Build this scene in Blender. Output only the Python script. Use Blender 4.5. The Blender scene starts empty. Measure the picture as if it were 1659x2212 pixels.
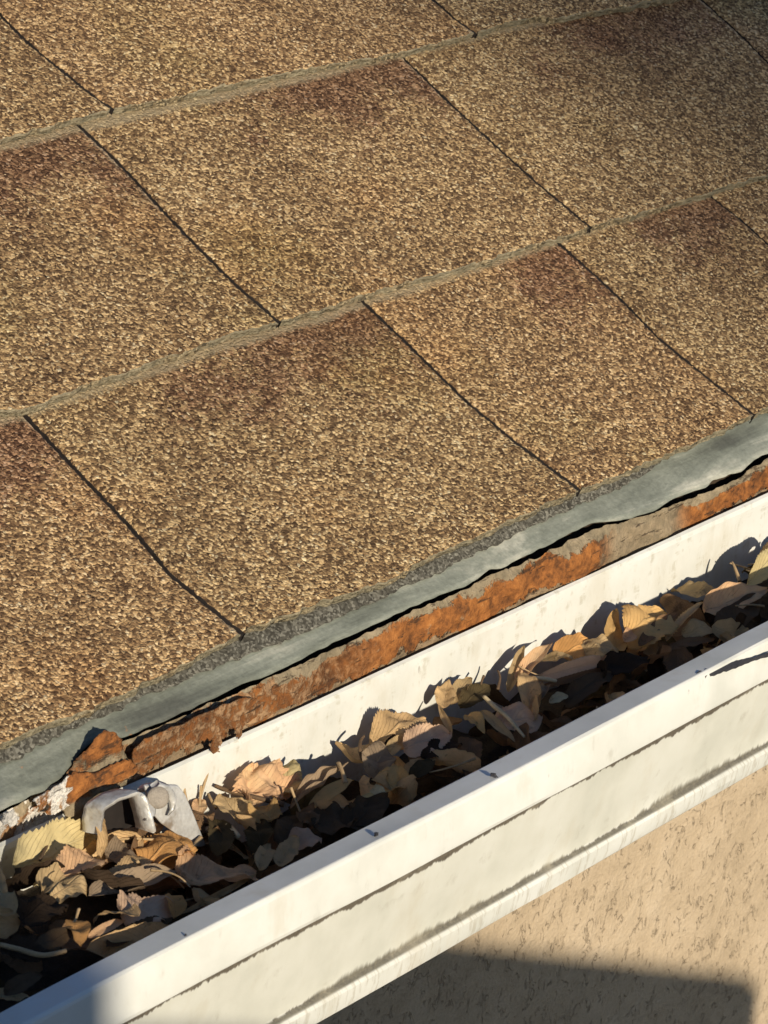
import bpy, math, random
import numpy as np
from mathutils import Vector, Matrix

# ------------------------------------------------------------------ camera, light, exposure
C = bpy.context.scene.collection
OZ = 3.0                                   # height of the eave above the ground
RW = np.array([[0.6454162017899817, -0.7610578282177474, 0.06503005901488484],
               [-0.257709514487801, -0.29711150207051124, -0.9194077232000323],
               [0.7190436235788866, 0.5766417756683007, -0.38789242058160156]])
CAM = np.array([-0.9967050572475475, -0.7169504351345779, 0.5135600918272998])
FPX, KS = 6500.0, 1.507
cd = bpy.data.cameras.new('camera'); cam = bpy.data.objects.new('camera', cd); C.objects.link(cam)
r_, u_, b_ = RW[0], -RW[1], -RW[2]
cam.matrix_world = Matrix(((r_[0], u_[0], b_[0], CAM[0]), (r_[1], u_[1], b_[1], CAM[1]),
                           (r_[2], u_[2], b_[2], CAM[2] + OZ), (0, 0, 0, 1)))
cd.sensor_fit = 'HORIZONTAL'; cd.sensor_width = 36; cd.lens = FPX / 1659 * 36
cd.clip_start = 0.05; cd.clip_end = 500
cd.dof.use_dof = True; cd.dof.focus_distance = 1.33; cd.dof.aperture_fstop = 90
sc = bpy.context.scene; sc.camera = cam
SUN = Vector((0.45, 1.0, -0.40)).normalized()       # direction the sunlight travels
sl = bpy.data.lights.new('sun', 'SUN'); sl.energy = 4.6; sl.angle = math.radians(0.53); sl.color = (1.0, 0.89, 0.725)
so = bpy.data.objects.new('sun', sl); C.objects.link(so)
so.rotation_euler = SUN.to_track_quat('-Z', 'Y').to_euler(); so.location = (-3, -6, 8)
w = bpy.data.worlds.new('World'); sc.world = w; w.use_nodes = True
nt = w.node_tree; nt.nodes.clear()
sk = nt.nodes.new('ShaderNodeTexSky'); sk.sky_type = 'NISHITA'; sk.sun_disc = False
sk.sun_elevation = math.asin(-SUN.z); sk.sun_rotation = math.atan2(-SUN.x, -SUN.y)
bg = nt.nodes.new('ShaderNodeBackground'); bg.inputs[1].default_value = 0.076
ow = nt.nodes.new('ShaderNodeOutputWorld'); tn = nt.nodes.new('ShaderNodeMix'); tn.data_type = 'RGBA'; tn.blend_type = 'MULTIPLY'; tn.inputs[0].default_value = 1; tn.inputs[7].default_value = (.70, .88, 1.17, 1)
nt.links.new(sk.outputs[0], tn.inputs[6]); nt.links.new(tn.outputs[2], bg.inputs[0]); nt.links.new(bg.outputs[0], ow.inputs[0])
sc.view_settings.view_transform = 'Standard'; sc.view_settings.look = 'None'
sc.view_settings.exposure = 0.16; sc.view_settings.gamma = 1.0

rng = np.random.default_rng(7); random.seed(7)

# ------------------------------------------------------------------ photo measurements -> points in the place
PIT = math.atan(0.5); CP, SP = math.cos(PIT), math.sin(PIT)
def ray(U, V): return RW.T @ np.array([(U / KS - 829.5) / FPX, (V / KS - 1106) / FPX, 1.0])
def aty(U, V, y): d = ray(U, V); return CAM + d * (y - CAM[1]) / d[1]
def atz(U, V, z): d = ray(U, V); return CAM + d * (z - CAM[2]) / d[2]
NR = np.array([0, -SP, CP])
def roofxs(U, V, h=0.0):
    d = ray(U, V); P = CAM + d * (h - NR @ CAM) / (NR @ d); return P[0], P[1] * CP + P[2] * SP
def R3(x, s, h): return np.stack([x + 0 * s, s * CP - h * SP, s * SP + h * CP], -1)
def vnoise(x, seed, scale):                 # smooth 1-D noise in about -1..1
    r = np.random.default_rng(seed).uniform(-1, 1, 4096); q = np.asarray(x) / scale + 1000.0
    i = np.floor(q).astype(int); t = q - i; t = t * t * (3 - 2 * t)
    return r[i % 4096] * (1 - t) + r[(i + 1) % 4096] * t
def vnoise2(x, y, seed, scale):
    r = np.random.default_rng(seed).uniform(-1, 1, (256, 256)); a = np.asarray(x) / scale + 500; b = np.asarray(y) / scale + 500
    i = np.floor(a).astype(int); j = np.floor(b).astype(int); t = a - i; u = b - j; t = t*t*(3-2*t); u = u*u*(3-2*u)
    f = lambda p, q: r[p % 256, q % 256]
    return (f(i, j)*(1-t) + f(i+1, j)*t)*(1-u) + (f(i, j+1)*(1-t) + f(i+1, j+1)*t)*u

# ------------------------------------------------------------------ node helper
class G:
    def __init__(s, name):
        s.m = bpy.data.materials.new(name); s.m.use_nodes = True; s.t = s.m.node_tree; s.t.nodes.clear()
        s.out = s.t.nodes.new('ShaderNodeOutputMaterial'); s.b = s.t.nodes.new('ShaderNodeBsdfPrincipled')
        s.t.links.new(s.b.outputs[0], s.out.inputs[0])
        tc = s.t.nodes.new('ShaderNodeTexCoord'); s.obj = tc.outputs['Object']; s.uv = tc.outputs['UV']
    def put(s, sock, v):
        if v is None: return
        if isinstance(v, bpy.types.NodeSocket): s.t.links.new(v, sock)
        elif isinstance(v, (tuple, list)) and len(v) == 3 and sock.type == 'RGBA': sock.default_value = (*v, 1)
        else: sock.default_value = v
    def math(s, op, a, b=None, c=None, clamp=False):
        n = s.t.nodes.new('ShaderNodeMath'); n.operation = op; n.use_clamp = clamp
        s.put(n.inputs[0], a); s.put(n.inputs[1], b); s.put(n.inputs[2], c); return n.outputs[0]
    def noise(s, scale, detail=4, rough=.55, vec=None, dist=0, col=False):
        n = s.t.nodes.new('ShaderNodeTexNoise'); s.put(n.inputs['Vector'], vec or s.obj)
        n.inputs['Scale'].default_value = scale; n.inputs['Detail'].default_value = detail
        n.inputs['Roughness'].default_value = rough; n.inputs['Distortion'].default_value = dist
        return n.outputs[1 if col else 0]
    def vor(s, scale, feature='F1', vec=None, rand=1.0, out=0, smooth=None):
        n = s.t.nodes.new('ShaderNodeTexVoronoi'); n.feature = feature; s.put(n.inputs['Vector'], vec or s.obj)
        n.inputs['Scale'].default_value = scale; n.inputs['Randomness'].default_value = rand; return n.outputs[out]
    def mapping(s, vec, scale=(1, 1, 1), loc=(0, 0, 0), rot=(0, 0, 0)):
        n = s.t.nodes.new('ShaderNodeMapping'); s.put(n.inputs[0], vec); n.inputs['Scale'].default_value = scale
        n.inputs['Location'].default_value = loc; n.inputs['Rotation'].default_value = rot; return n.outputs[0]
    def sep(s, vec):
        n = s.t.nodes.new('ShaderNodeSeparateXYZ'); s.put(n.inputs[0], vec); return n.outputs
    def comb(s, x, y, z):
        n = s.t.nodes.new('ShaderNodeCombineXYZ'); s.put(n.inputs[0], x); s.put(n.inputs[1], y); s.put(n.inputs[2], z); return n.outputs[0]
    def ramp(s, fac, stops, interp='LINEAR'):
        n = s.t.nodes.new('ShaderNodeValToRGB'); s.put(n.inputs[0], fac); cr = n.color_ramp; cr.interpolation = interp
        while len(cr.elements) < len(stops): cr.elements.new(0.5)
        for e, (p, c) in zip(cr.elements, stops): e.position = p; e.color = (*c, 1) if isinstance(c, tuple) else (c, c, c, 1)
        return n.outputs[0]
    def mr(s, v, a, b, c=0.0, d=1.0, smooth=True):
        n = s.t.nodes.new('ShaderNodeMapRange'); n.interpolation_type = 'SMOOTHSTEP' if smooth else 'LINEAR'
        s.put(n.inputs[0], v); 
        for i, q in enumerate((a, b, c, d)): n.inputs[i + 1].default_value = q
        return n.outputs[0]
    def mix(s, fac, a, b, mode='MIX'):
        n = s.t.nodes.new('ShaderNodeMix'); n.data_type = 'RGBA'; n.blend_type = mode
        s.put(n.inputs[0], fac); s.put(n.inputs[6], a); s.put(n.inputs[7], b); return n.outputs[2]
    def bump(s, h, dist, strength=1.0, nrm=None):
        n = s.t.nodes.new('ShaderNodeBump'); s.put(n.inputs['Height'], h); n.inputs['Distance'].default_value = dist
        n.inputs['Strength'].default_value = strength; s.put(n.inputs['Normal'], nrm); return n.outputs[0]
    def rand(s): return s.t.nodes.new('ShaderNodeObjectInfo').outputs['Random']
    def fin(s, col, rough=.8, nrm=None, spec=.3, metal=0.0):
        s.put(s.b.inputs['Base Color'], col); s.put(s.b.inputs['Roughness'], rough)
        s.put(s.b.inputs['Specular IOR Level'], spec); s.put(s.b.inputs['Metallic'], metal)
        if nrm is not None: s.put(s.b.inputs['Normal'], nrm)
        return s.m

def mat_shingle():
    g = G('shingle_granules')
    warp = g.noise(420, 2, .5, col=True)
    vn = g.t.nodes.new('ShaderNodeVectorMath'); vn.operation = 'MULTIPLY_ADD'
    g.put(vn.inputs[0], warp); vn.inputs[1].default_value = (.0022, .0022, .0022); g.put(vn.inputs[2], g.obj); v = vn.outputs[0]
    cell = g.vor(780, vec=v, out=1); cs = g.t.nodes.new('ShaderNodeSeparateColor'); g.put(cs.inputs[0], cell)
    dist = g.vor(780, vec=v, out=0)
    big = g.noise(16, 4, .6); mid = g.noise(70, 3, .6); fine = g.noise(330, 3, .6)
    f = g.math('ADD', g.math('MULTIPLY', cs.outputs[0], .74), g.math('MULTIPLY', fine, .26))
    f = g.math('ADD', f, g.math('MULTIPLY', g.math('SUBTRACT', big, .5), .30))
    f = g.math('ADD', f, g.math('MULTIPLY', g.math('SUBTRACT', mid, .5), .22))
    col = g.ramp(f, [(.0, (.055, .033, .020)), (.22, (.115, .070, .038)), (.42, (.205, .130, .068)), (.58, (.33, .215, .110)),
                     (.72, (.50, .345, .175)), (.86, (.68, .50, .275)), (1.0, (.86, .70, .44))])
    g_r = g.rand()
    hi = g.mr(cs.outputs[2], .965, .985); col = g.mix(g.math('MULTIPLY', hi, .7), col, (.86, .72, .46))
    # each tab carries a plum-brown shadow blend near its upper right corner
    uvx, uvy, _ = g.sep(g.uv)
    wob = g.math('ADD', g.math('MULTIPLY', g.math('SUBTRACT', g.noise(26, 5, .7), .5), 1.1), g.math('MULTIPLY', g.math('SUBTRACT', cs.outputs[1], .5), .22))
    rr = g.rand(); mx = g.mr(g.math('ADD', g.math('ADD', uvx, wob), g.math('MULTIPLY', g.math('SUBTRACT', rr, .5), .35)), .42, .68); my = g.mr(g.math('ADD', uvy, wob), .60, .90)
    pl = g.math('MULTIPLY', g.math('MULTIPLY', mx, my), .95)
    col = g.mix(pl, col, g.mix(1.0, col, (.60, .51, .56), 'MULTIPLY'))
    # rusty and grey-green patches
    col = g.mix(g.mr(g.noise(9, 3, .6), .56, .72, 0, .5), col, g.mix(1.0, col, (1.05, .90, .78), 'MULTIPLY'))
    col = g.mix(g.mr(g.noise(7, 3, .6, vec=g.mapping(g.obj, loc=(4, 2, 1))), .53, .7, 0, .55), col, g.mix(1.0, col, (.82, .90, .78), 'MULTIPLY'))
    col = g.mix(1.0, col, g.ramp(g_r, [(.1, (1.0, .94, .88)), (.5, (.965, .93, .88)), (.9, (.95, .935, .88))]), 'MULTIPLY')
    # bare, dusty border where the course above ends
    dust = g.mr(g.math('ADD', uvy, g.math('MULTIPLY', wob, .05)), .965, .995)
    col = g.mix(g.math('MULTIPLY', dust, .75), col, (.33, .27, .17))
    lit_rim = g.mr(g.math('ADD', uvx, g.math('MULTIPLY', wob, .03)), .978, .994)  # pale lit edge beside the joint, painted into the colour
    col = g.mix(g.math('MULTIPLY', g.math('MULTIPLY', lit_rim, g.mr(mid, .38, .55)), .6), col, (.60, .47, .30))
    h = g.math('SUBTRACT', g.math('MULTIPLY', cs.outputs[1], .9), g.math('MULTIPLY', dist, .9))
    n = g.bump(h, .0012, .8)
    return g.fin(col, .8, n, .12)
def mat_grit():
    g = G('gritty_starter_strip')
    cell = g.vor(1000, out=1); cs = g.t.nodes.new('ShaderNodeSeparateColor'); g.put(cs.inputs[0], cell); n = g.noise(120, 4, .65)
    f = g.math('ADD', g.math('MULTIPLY', cs.outputs[0], .6), g.math('MULTIPLY', n, .4))
    col = g.ramp(f, [(.1, (.03, .027, .022)), (.4, (.075, .070, .055)), (.62, (.13, .122, .098)), (.8, (.22, .21, .17)), (.95, (.42, .40, .32))])
    return g.fin(col, .9, g.bump(cs.outputs[1], .0018, .9), .2)
def mat_butt():
    g = G('shingle_cut_edge')
    x, y, z = g.sep(g.obj)
    n1 = g.noise(90, 5, .65, vec=g.mapping(g.obj, (1, 4, 4))); n2 = g.noise(600, 3, .6)
    col = g.ramp(g.math('ADD', g.math('MULTIPLY', n1, .7), g.math('MULTIPLY', n2, .3)),
                 [(.28, (.07, .06, .042)), (.42, (.20, .175, .115)), (.6, (.34, .29, .19)), (.8, (.46, .39, .25))])
    gp = g.vor(700, out=1); cs = g.t.nodes.new('ShaderNodeSeparateColor'); g.put(cs.inputs[0], gp)
    col = g.mix(g.mr(g.noise(38, 4, .7, vec=g.mapping(g.obj, loc=(2, 9, 4))), .47, .60, 0, .8), col, g.ramp(cs.outputs[0], [(.1, (.05, .04, .028)), (.6, (.24, .18, .10)), (.95, (.5, .4, .24))]))
    crack = g.mr(g.noise(120, 4, .7, vec=g.mapping(g.obj, (.5, 5, 9))), .36, .42, 1, 0)
    col = g.mix(g.math('MULTIPLY', crack, .8), col, (.03, .026, .02))
    return g.fin(col, .9, g.bump(g.math('ADD', n1, n2), .0022, .9), .1)
def simple(name, c, rough=.85, var=.3, scale=60, bump=.0005, spec=.3, metal=0.0):
    g = G(name); n = g.noise(scale, 5, .6); n2 = g.noise(scale * 7, 3, .6)
    f = g.math('ADD', g.math('MULTIPLY', n, .6), g.math('MULTIPLY', n2, .4))
    col = g.ramp(f, [(.3, tuple(a * (1 - var) for a in c)), (.7, tuple(min(1, a * (1 + var)) for a in c))])
    return g.fin(col, rough, g.bump(f, bump, .7), spec, metal)
def mat_flash():
    g = G('weathered_drip_edge_paint')
    st = g.noise(26, 6, .68, vec=g.mapping(g.obj, (.35, 2.2, 2.2), rot=(0, 0, .5)), dist=.6); f2 = g.noise(420, 4, .65); p = g.noise(14, 4, .6)
    f = g.math('ADD', g.math('MULTIPLY', st, .62), g.math('MULTIPLY', p, .38))
    col = g.ramp(f, [(.36, (.095, .100, .084)), (.45, (.158, .170, .138)), (.53, (.236, .250, .205)), (.62, (.46, .45, .37))])
    col = g.mix(.35, col, g.mix(1.0, col, g.ramp(f2, [(.3, .55), (.7, 1.35)]), 'MULTIPLY'))
    x, y, z = g.sep(g.obj)
    rs = g.mr(g.noise(75, 3, .6, vec=g.mapping(g.obj, loc=(3, 1, 7))), .66, .70)
    rs = g.math('MULTIPLY', rs, g.mr(x, -.20, -.28))
    col = g.mix(rs, col, (.42, .19, .07))
    return g.fin(col, .75, g.bump(g.math('ADD', f, f2), .0008, .6), .3)
def mat_rust(flake=False):
    g = G('flaking_paint_over_rust' if not flake else 'lifted_rust_flake')
    a = g.noise(48, 6, .7, dist=.4); b = g.noise(230, 5, .7); c = g.vor(150, vec=None, out=0); big = g.noise(13, 3, .5)
    f = g.math('ADD', g.math('MULTIPLY', a, .5), g.math('MULTIPLY', b, .5))
    rust = g.ramp(f, [(.33, (.04, .019, .010)), (.41, (.13, .052, .018)), (.49, (.26, .098, .027)), (.58, (.40, .155, .040)), (.70, (.56, .29, .105))])
    tan = g.ramp(f, [(.3, (.10, .085, .055)), (.5, (.27, .215, .135)), (.7, (.43, .34, .22))])
    uvx, uvy, _ = g.sep(g.uv)
    x, y, z = g.sep(g.obj)
    ed = g.math('ADD', uvy, g.math('MULTIPLY', g.math('SUBTRACT', g.noise(42, 5, .7, vec=g.mapping(g.obj, loc=(9, 0, 2))), .5), 1.5))
    if flake: m = g.mr(g.math('ADD', uvy, g.math('MULTIPLY', g.math('SUBTRACT', a, .5), 1.1)), .42, .56, 1, 0)
    else:
        m = g.mr(ed, .76, .84)                                   # tan paint still holds along the top
        gx = g.math('MULTIPLY', g.mr(x, .035, .055), g.mr(x, .098, .118, 1, 0))     # bare weathered stretch
        m = g.math('MAXIMUM', m, g.math('MULTIPLY', gx, .95))
        m = g.math('MAXIMUM', m, g.mr(ed, .06, .0, 0, .8)); m = g.math('MAXIMUM', m, g.mr(g.noise(30, 5, .75, vec=g.mapping(g.obj, loc=(6, 6, 6))), .60, .68, 0, .6)); m = g.math('MAXIMUM', m, g.math('MULTIPLY', g.mr(x, -.10, -.17), g.mr(b, .43, .58, 0, .55)))
    col = g.mix(m, rust, tan)
    if not flake: col = g.mix(g.math('MULTIPLY', g.mr(x, -.290, -.300), g.mr(g.math('ADD', a, g.math('MULTIPLY', b, .3)), .70, .64)), col, (.74, .70, .62))
    ck = g.mr(g.noise(85, 4, .75, vec=g.mapping(g.obj, (.45, 2, 2.4), loc=(0, 5, 1))), .36, .41, 1, 0)
    col = g.mix(g.math('MULTIPLY', ck, .75), col, (.035, .022, .014))
    return g.fin(col, .88, g.bump(g.math('ADD', g.math('MULTIPLY', f, 1.0), g.math('MULTIPLY', m, .25)), .0034, 1.0), .25)
def mat_gutter():
    g = G('white_gutter_paint')
    u, v, _ = g.sep(g.uv)                       # u: metres along the gutter, v: profile stations
    fine = g.noise(800, 3, .6); med = g.noise(60, 5, .65); lng = g.noise(20, 4, .6, vec=g.mapping(g.obj, (1, 1, .35)))
    base = g.ramp(g.math('ADD', g.math('MULTIPLY', lng, .6), g.math('MULTIPLY', med, .4)), [(.3, (.60, .605, .54)), (.5, (.70, .70, .635)), (.7, (.76, .765, .715))])
    base = g.mix(g.math('MULTIPLY', g.mr(v, 2.1, 2.25), g.mr(v, 5.0, 4.9)), base, g.mix(1.0, base, (.93, .92, .88), 'MULTIPLY'))   # recessed panel tinted slightly darker and warmer
    # vertical rain streaks, on the inner back wall and on the lower strip
    stv = g.noise(1, 5, .7, vec=g.comb(g.math('MULTIPLY', u, 150), g.math('MULTIPLY', v, 1.2), 0.0))
    back = g.mr(v, 9.4, 9.6)
    st = g.math('MULTIPLY', g.mr(stv, .50, .66), back)
    brk = g.mr(g.noise(1, 4, .65, vec=g.comb(g.math('MULTIPLY', u, 60), g.math('MULTIPLY', v, 7), 3.0)), .42, .6)
    base = g.mix(g.math('MULTIPLY', g.math('MULTIPLY', st, brk), .5), base, (.40, .36, .24))
    low = g.math('MULTIPLY', g.mr(v, 4.9, 5.05), g.mr(v, 6.1, 5.95))
    stl = g.mr(g.noise(1, 4, .7, vec=g.comb(g.math('MULTIPLY', u, 420), g.math('MULTIPLY', v, .6), 5.0)), .50, .62)
    base = g.mix(g.math('MULTIPLY', g.math('MULTIPLY', stl, low), .5), base, (.42, .38, .29))
    # dirt settled on the two ledges: own ragged upper outline
    def drip(v0, amp, sc, seed):
        nz = g.noise(1, 6, .78, vec=g.comb(g.math('MULTIPLY', u, sc), seed, 0.0)); nz2 = g.noise(1, 2, .6, vec=g.comb(g.math('MULTIPLY', u, 14), seed, 2.0))
        wd = g.math('MULTIPLY', g.math('ADD', g.math('MULTIPLY', g.math('SUBTRACT', nz, .33), 1.4), g.math('MULTIPLY', g.math('SUBTRACT', nz2, .40), 1.2)), amp)
        d = g.math('SUBTRACT', v, v0); m_ = g.mr(g.math('SUBTRACT', g.math('MAXIMUM', wd, .035), d), -.02, .05)
        return g.math('MULTIPLY', m_, g.mr(v, v0 - .16, v0 - .12))
    def ledge(v0, up, amp, sc, seed, lo):
        nz = g.noise(1, 6, .75, vec=g.comb(g.math('MULTIPLY', u, sc), seed, 0.0))
        nz2 = g.noise(1, 2, .6, vec=g.comb(g.math('MULTIPLY', u, 9), seed, 2.0))
        wd = g.math('MULTIPLY', g.math('ADD', g.math('MULTIPLY', g.math('SUBTRACT', nz, .34), 1.5), g.math('MULTIPLY', g.math('SUBTRACT', nz2, .42), 2.0)), amp)
        d = g.math('SUBTRACT', v0, v)
        upm = g.math('SUBTRACT', 1.0, g.math('DIVIDE', d, g.math('MAXIMUM', wd, .07)), clamp=True)
        upm = g.mr(upm, 0.05, .7)
        side = g.mr(v, v0 + lo, v0, 0, 1)
        return g.math('MULTIPLY', upm, side)
    d1 = drip(2.22, .46, 130, 1.3); d2 = ledge(5.05, 1, .62, 190, 7.7, .07)
    base = g.mix(g.math('MULTIPLY', d1, .92), base, g.ramp(fine, [(.3, (.05, .038, .024)), (.7, (.13, .10, .065))]))
    base = g.mix(g.math('MULTIPLY', d2, .9), base, g.ramp(fine, [(.3, (.07, .060, .042)), (.7, (.17, .15, .105))]))
    fr = g.math('MULTIPLY', g.mr(v, 1.15, 1.3), g.mr(v, 4.9, 4.7)); s2 = g.mr(g.noise(1, 5, .7, vec=g.comb(g.math('MULTIPLY', u, 110), g.math('MULTIPLY', v, .8), 9.0)), .53, .70); s3 = g.mr(g.noise(1, 3, .6, vec=g.comb(g.math('MULTIPLY', u, 22), g.math('MULTIPLY', v, 1.4), 4.0)), .45, .62)
    base = g.mix(g.math('MULTIPLY', g.math('MULTIPLY', g.math('MULTIPLY', s2, s3), fr), .42), base, (.40, .37, .29))
    # small specks and smears
    sp = g.mr(g.vor(85, vec=g.mapping(g.obj, (1, 1, .45)), out=0), .085, .05)
    base = g.mix(g.math('MULTIPLY', g.math('MULTIPLY', sp, g.mr(med, .5, .62)), .55), base, (.25, .21, .16))
    soft = g.mr(g.noise(34, 5, .65, vec=g.mapping(g.obj, (1, 1, .5), loc=(2, 3, 3))), .52, .70, 0, .38)
    base = g.mix(soft, base, (.55, .50, .38))
    return g.fin(base, g.ramp(med, [(.3, .42), (.7, .62)]), g.bump(g.math('ADD', g.math('MULTIPLY', med, .7), g.math('MULTIPLY', fine, .3)), .0005, .35), .45)
def mat_stucco():
    g = G('tan_stucco')
    big = g.noise(5, 3, .6); med = g.noise(42, 5, .65, dist=.5); fin = g.noise(420, 3, .6)
    base = g.ramp(g.math('ADD', g.math('MULTIPLY', big, .45), g.math('MULTIPLY', med, .55)), [(.3, (.38, .295, .195)), (.5, (.49, .385, .26)), (.7, (.565, .455, .32))])
    wv = g.mapping(g.obj, (1.35, 1, .62))
    r1 = g.noise(72, 2, .55, vec=wv, dist=1.8)
    line = g.mr(g.math('ABSOLUTE', g.math('SUBTRACT', r1, .5)), .005, .028, 1, 0)
    msk = g.mr(g.noise(85, 2, .5, vec=g.mapping(g.obj, loc=(7, 7, 7))), .49, .58)
    pit = g.math('MULTIPLY', line, msk)
    base = g.mix(g.math('MULTIPLY', pit, .34), base, (.22, .155, .095))
    base = g.mix(.3, base, g.mix(1.0, base, g.ramp(fin, [(.3, .7), (.7, 1.2)]), 'MULTIPLY'))
    h = g.math('SUBTRACT', g.math('ADD', g.math('MULTIPLY', med, .8), g.math('MULTIPLY', fin, .22)), g.math('MULTIPLY', pit, .25))
    return g.fin(base, .92, g.bump(h, .0042, 1.0), .2)
def mat_leaf(name, c, vein, var=.35, tr=.3, rough=.62):
    g = G(name)
    uvx, uvy, _ = g.sep(g.uv)                    # x across (0..1), y along
    au = g.math('ABSOLUTE', g.math('SUBTRACT', uvx, .5))
    q = g.math('SUBTRACT', g.math('MULTIPLY', uvy, 11.0), g.math('MULTIPLY', au, 9.0))
    q = g.math('ADD', q, g.math('MULTIPLY', g.noise(60, 2, .5), 1.1))
    fr = g.math('ABSOLUTE', g.math('SUBTRACT', g.math('FRACT', q), .5))
    vn = g.math('MULTIPLY', g.mr(fr, .40, .5), g.mr(g.noise(55, 3, .6, vec=g.mapping(g.obj, loc=(3, 3, 8))), .35, .6)); mid = g.mr(au, .035, .012)
    vv = g.math('MAXIMUM', vn, mid)
    n = g.noise(95, 5, .65); n2 = g.noise(30, 3, .6); rn = g.rand()
    f = g.math('ADD', g.math('ADD', g.math('MULTIPLY', n, .45), g.math('MULTIPLY', n2, .40)), g.math('MULTIPLY', rn, .15))
    col = g.ramp(f, [(.3, tuple(a * (1 - var) for a in c)), (.5, c), (.72, tuple(min(.95, a * (1 + var)) for a in c))])
    col = g.mix(g.math('MULTIPLY', vv, .24), col, vein)
    spot = g.mr(g.noise(170, 4, .7, vec=g.mapping(g.obj, loc=(1, 8, 3))), .60, .68)
    edge = g.mr(au, .38, .5, 0, .5)
    col = g.mix(g.math('MAXIMUM', g.math('MULTIPLY', spot, .55), g.math('MULTIPLY', edge, n2)), col, tuple(a * .38 for a in c))
    nr = g.bump(g.math('ADD', g.math('MULTIPLY', vv, .22), g.math('MULTIPLY', f, 1.6)), .0020, .8)
    m = g.fin(col, .8, nr, .1)
    tl = g.t.nodes.new('ShaderNodeBsdfTranslucent'); g.put(tl.inputs[0], col); g.put(tl.inputs[1], nr)
    ms = g.t.nodes.new('ShaderNodeMixShader'); ms.inputs[0].default_value = tr
    g.t.links.new(g.b.outputs[0], ms.inputs[1]); g.t.links.new(tl.outputs[0], ms.inputs[2]); g.t.links.new(ms.outputs[0], g.out.inputs[0])
    return m
def mat_bracket():
    g = G('galvanised_bracket')
    a = g.noise(70, 5, .65); b = g.noise(500, 3, .6)
    col = g.ramp(g.math('ADD', g.math('MULTIPLY', a, .7), g.math('MULTIPLY', b, .3)), [(.3, (.30, .285, .25)), (.5, (.52, .51, .475)), (.7, (.72, .71, .66))])
    rs = g.mr(g.noise(55, 4, .65, vec=g.mapping(g.obj, loc=(5, 5, 1))), .55, .66)
    x, y, z = g.sep(g.obj)
    col = g.mix(g.math('MULTIPLY', rs, .8), col, (.22, .16, .10))
    return g.fin(col, .42, g.bump(g.math('ADD', a, g.noise(180, 3, .6)), .0010, .6), .5, .25)

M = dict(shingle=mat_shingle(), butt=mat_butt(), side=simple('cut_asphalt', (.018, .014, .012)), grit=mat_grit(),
         deck=simple('roof_felt', (.022, .02, .018)), flash=mat_flash(), rust=mat_rust(), flake=mat_rust(True), gutter=mat_gutter(), stucco=mat_stucco(),
         wood=simple('old_fascia_wood', (.05, .035, .022)), soffit=simple('soffit_paint', (.45, .40, .32)), ground=simple('ground_soil', (.045, .042, .03), .95, .35, 3, .01),
         blocker_wall=simple('blocker_render', (.17, .15, .125)), blocker_tile=simple('blocker_cap_tile', (.16, .11, .08)), bracket=mat_bracket(),
         litter=simple('leaf_mould', (.045, .033, .021), .95, .6, 160, .003), chip=simple('dark_scrape', (.035, .035, .04), .8, .4, 300),
         stem=simple('dry_stem', (.42, .29, .15), .7, .3, 200), twig=simple('brown_twig', (.12, .075, .04), .8, .4, 300, .0008), straw=simple('pale_straw', (.62, .49, .28), .6, .25, 200),
         screw=simple('rusty_screw', (.26, .225, .18), .6, .4, 200, .0008, .4), crust=simple('rust_stain_crust', (.25, .135, .055), .9, .5, 150, .0015))
LV = dict(
    tan=mat_leaf('leaf_tan', (0.692, 0.463, 0.228), (0.750, 0.525, 0.288)), peach=mat_leaf('leaf_peach', (0.825, 0.508, 0.273), (0.875, 0.575, 0.350)),
    pink=mat_leaf('leaf_pinkish', (0.736, 0.493, 0.316), (0.825, 0.575, 0.413)), orange=mat_leaf('leaf_orange', (0.736, 0.383, 0.132), (0.825, 0.500, 0.213)),
    gold=mat_leaf('leaf_golden', (0.713, 0.448, 0.178), (.72, .52, .24)), yellow=mat_leaf('leaf_yellow_green', (0.690, 0.558, 0.276), (.70, .60, .36), tr=.28),
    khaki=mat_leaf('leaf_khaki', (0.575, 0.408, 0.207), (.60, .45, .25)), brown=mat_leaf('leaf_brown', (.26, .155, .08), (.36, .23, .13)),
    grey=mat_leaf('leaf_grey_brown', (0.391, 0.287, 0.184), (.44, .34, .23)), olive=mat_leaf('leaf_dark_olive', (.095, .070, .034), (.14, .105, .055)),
    dark=mat_leaf('leaf_dark_brown', (.055, .036, .022), (.09, .062, .04)), slate=mat_leaf('leaf_slate', (.125, .082, .046), (.15, .115, .08)))  # olive, dark and slate carry the shade of the heap in their colour

# ------------------------------------------------------------------ mesh helpers
def mesh_obj(name, verts, faces, mats, parent=None, loc=(0, 0, 0), uv=None, mi=None, smooth=True):
    me = bpy.data.meshes.new(name); me.from_pydata([tuple(map(float, v)) for v in verts], [], faces)
    for m in (mats if isinstance(mats, (list, tuple)) else [mats]): me.materials.append(m)
    if uv is not None:
        l = me.uv_layers.new(name='UVMap'); idx = np.empty(len(me.loops), int); me.loops.foreach_get('vertex_index', idx)
        l.data.foreach_set('uv', np.asarray(uv)[idx].astype(np.float32).ravel())
    if mi is not None: me.polygons.foreach_set('material_index', np.asarray(mi, dtype=np.int32))
    me.polygons.foreach_set('use_smooth', [smooth] * len(me.polygons)); me.update()
    o = bpy.data.objects.new(name, me); C.objects.link(o)
    if parent is not None: o.parent = parent; o.location = loc
    else: o.location = (loc[0], loc[1], loc[2] + OZ)
    return o
def grid(P):                                   # P: (a,b,3) -> verts, faces
    a, b = P.shape[:2]; i = np.arange(a * b).reshape(a, b)
    f = np.stack([i[:-1, :-1], i[1:, :-1], i[1:, 1:], i[:-1, 1:]], -1).reshape(-1, 4)
    return P.reshape(-1, 3), f.tolist()
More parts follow.
